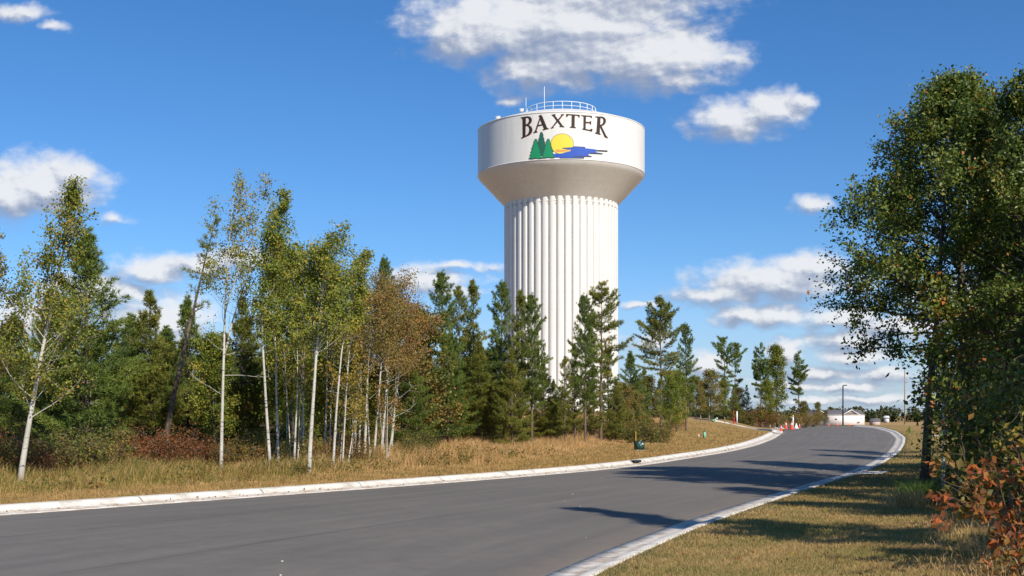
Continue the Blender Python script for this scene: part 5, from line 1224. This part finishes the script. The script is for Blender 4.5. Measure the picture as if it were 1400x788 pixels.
# ------------------------------------------------------------------ buildings beyond the crest
M_WALLW = plain('white_wall', (0.78, 0.70, 0.66), .7, .06, .5); M_ROOF = plain('grey_shingle', (0.15, 0.135, 0.14), .85, .2, 1.5); M_TRIM = plain('white_trim', (0.78, 0.76, 0.73), .6, .04); M_SIDE = plain('tan_siding', (0.50, 0.41, 0.35), .8, .08)
M_GLASS = material('dark_window', lambda nt: principled(nt, (0.03, 0.035, 0.045), 0.1, 0.6))
d = 420.0; s = d / FPX; X0 = lambda px: (px - 700) * s; Z0 = lambda py: EYE + (568 - py) * s; zb = float(zroad(400)) + KH
t = empty('white_building', (X0(1156.5), d, zb), 'long low white building in front of the gabled house', 'building')
w = 51 * s; h = Z0(568) - zb
MB().box((0, 3, h / 2), (w, 6, h)).build('wall', M_WALLW, t); MB().box((0, 3, h + .09), (w + .3, 6.3, .16)).build('roof', M_TRIM, t)
for px in (1143, 1160.5):
    fx = MB().box((X0(px) - X0(1156.5), -.03, h - 1.35), (.85, .08, .55)).build('window', M_TRIM, t); MB().box((X0(px) - X0(1156.5), -.085, h - 1.35), (.7, .03, .42)).build('pane', M_GLASS, fx)
MB().lathe([(.01, -.05), (.5, -.05), (.5, .05), (.01, .05)], 16).build('round_vent', M_ROOF, t, loc=(X0(1174) - X0(1156.5), -.08, h - 2.3))
bpy.data.objects[t.children[-1].name].rotation_euler = (PI / 2, 0, 0)
d = 440.0; s = d / FPX
t = empty('gabled_house', (X0(1146), d, zb), 'grey-roofed house with two white-edged gables behind the white building', 'house')
hx = X0(1146); wl = (1182 - 1110) * s; ev = Z0(570) - zb; rd = Z0(560.5) - zb
MB().box((0, 6, ev / 2), (wl, 10, ev)).build('wall', M_SIDE, t)
def prism(x0, x1, y0, y1, z0, zr_, axis):
    if axis == 'x':
        V = [(x0, y0, z0), (x1, y0, z0), (x1, y1, z0), (x0, y1, z0), (x0, (y0 + y1) / 2, zr_), (x1, (y0 + y1) / 2, zr_)]
        return V, [[0, 1, 5, 4], [2, 3, 4, 5]], [[1, 2, 5], [3, 0, 4]]
    V = [(x0, y0, z0), (x1, y0, z0), (x1, y1, z0), (x0, y1, z0), ((x0 + x1) / 2, y0, zr_), ((x0 + x1) / 2, y1, zr_)]
    return V, [[1, 2, 5, 4], [3, 0, 4, 5]], [[0, 1, 4], [2, 3, 5]]
V, q, tr = prism(-wl / 2 - .4, wl / 2 + .4, .4, 11.6, ev, rd, 'x'); MB().add(V, q, tr).build('roof', M_ROOF, t)
for px, pw, pt in ((1121, 24, 562), (1163, 32, 561)):
    cx = X0(px) - hx; hw = pw * s / 2; zt = Z0(pt) - zb; z0 = ev - .1
    V, q, tr = prism(cx - hw, cx + hw, -.9, 6.0, z0, zt, 'y'); g = MB().add(V, q, None).build('gable', M_ROOF, t)
    V = [(cx - hw * .93, -.6, z0), (cx + hw * .93, -.6, z0), (cx, -.6, zt - .25), (cx - hw * .93, 0.9, z0), (cx + hw * .93, 0.9, z0), (cx, .9, zt - .25)]
    MB().add(V, [[0, 3, 4, 1]], [[0, 1, 2], [5, 4, 3]]).build('gable_wall', M_SIDE, g)
    mb = MB()
    for sg in (-1, 1): mb.tube([(cx + sg * hw * 1.03, -.95, z0 + .02), (cx, -.95, zt + .05)], .17, 4)
    mb.build('trim', M_TRIM, g); MB().box((cx, -.66, z0 + (zt - z0) * .34), (.7, .06, .6)).build('vent', M_ROOF, g)
t = empty('shed', (X0(1187), 430.0, zb), 'small grey-roofed tan shed right of the white building', 'shed')
MB().box((0, 2, 1.0), (2.6, 4, 2.0)).build('wall', M_SIDE, t); V, q, tr = prism(-1.6, 1.6, -.3, 4.3, 2.0, 3.0, 'x'); MB().add(V, q, tr).build('roof', M_ROOF, t)
t = empty('farm_shed', (X0(1213.5), 640.0, zb), 'tiny white shed in the far field', 'shed'); t.location.x = (1213.5 - 700) / FPX * 640
MB().box((0, 2, 1.4), (1.9, 3, 2.8)).build('wall', M_WALLW, t); V, q, tr = prism(-1.2, 1.2, -.2, 4.2, 2.8, 3.8, 'x'); MB().add(V, q, tr).build('roof', M_TRIM, t)

# ------------------------------------------------------------------ far wood along the horizon
def far_wood():
    r = np.random.default_rng(31); P = []; Tt = []
    for k in range(900):
        x = r.uniform(-500, 700); y = r.uniform(690, 780); hgt = r.uniform(5, 9.5); m = 110
        c = r.normal(size=(m, 3)); c = unit(c) * r.uniform(.4, 1, (m, 1)) ** .5 * np.array([2.8, 2.8, hgt * .52]) + np.array([x, y, hgt * .5])
        P.append(c); Tt.append(np.clip(r.uniform(.1, .9) + r.normal(size=m) * .1, 0, 1))
    lv = Leaves(r); lv.P = P; lv.T = Tt; lv.A = [unit(r.normal(size=(len(q), 3))) for q in P]
    me = lv.mesh('far_wood', leafy('far_leaf', [(0.0, (0.03, 0.045, 0.014)), (0.6, (0.06, 0.075, 0.022)), (1.0, (0.12, 0.085, 0.035))], .1), 1.5, .4, .9); o = link('far_wood', me, loc=(0, 0, float(zroad(400)) + KH)); tag(o, 'low dark wood along the horizon beyond the field', 'woodland', None, 'stuff')
far_wood()
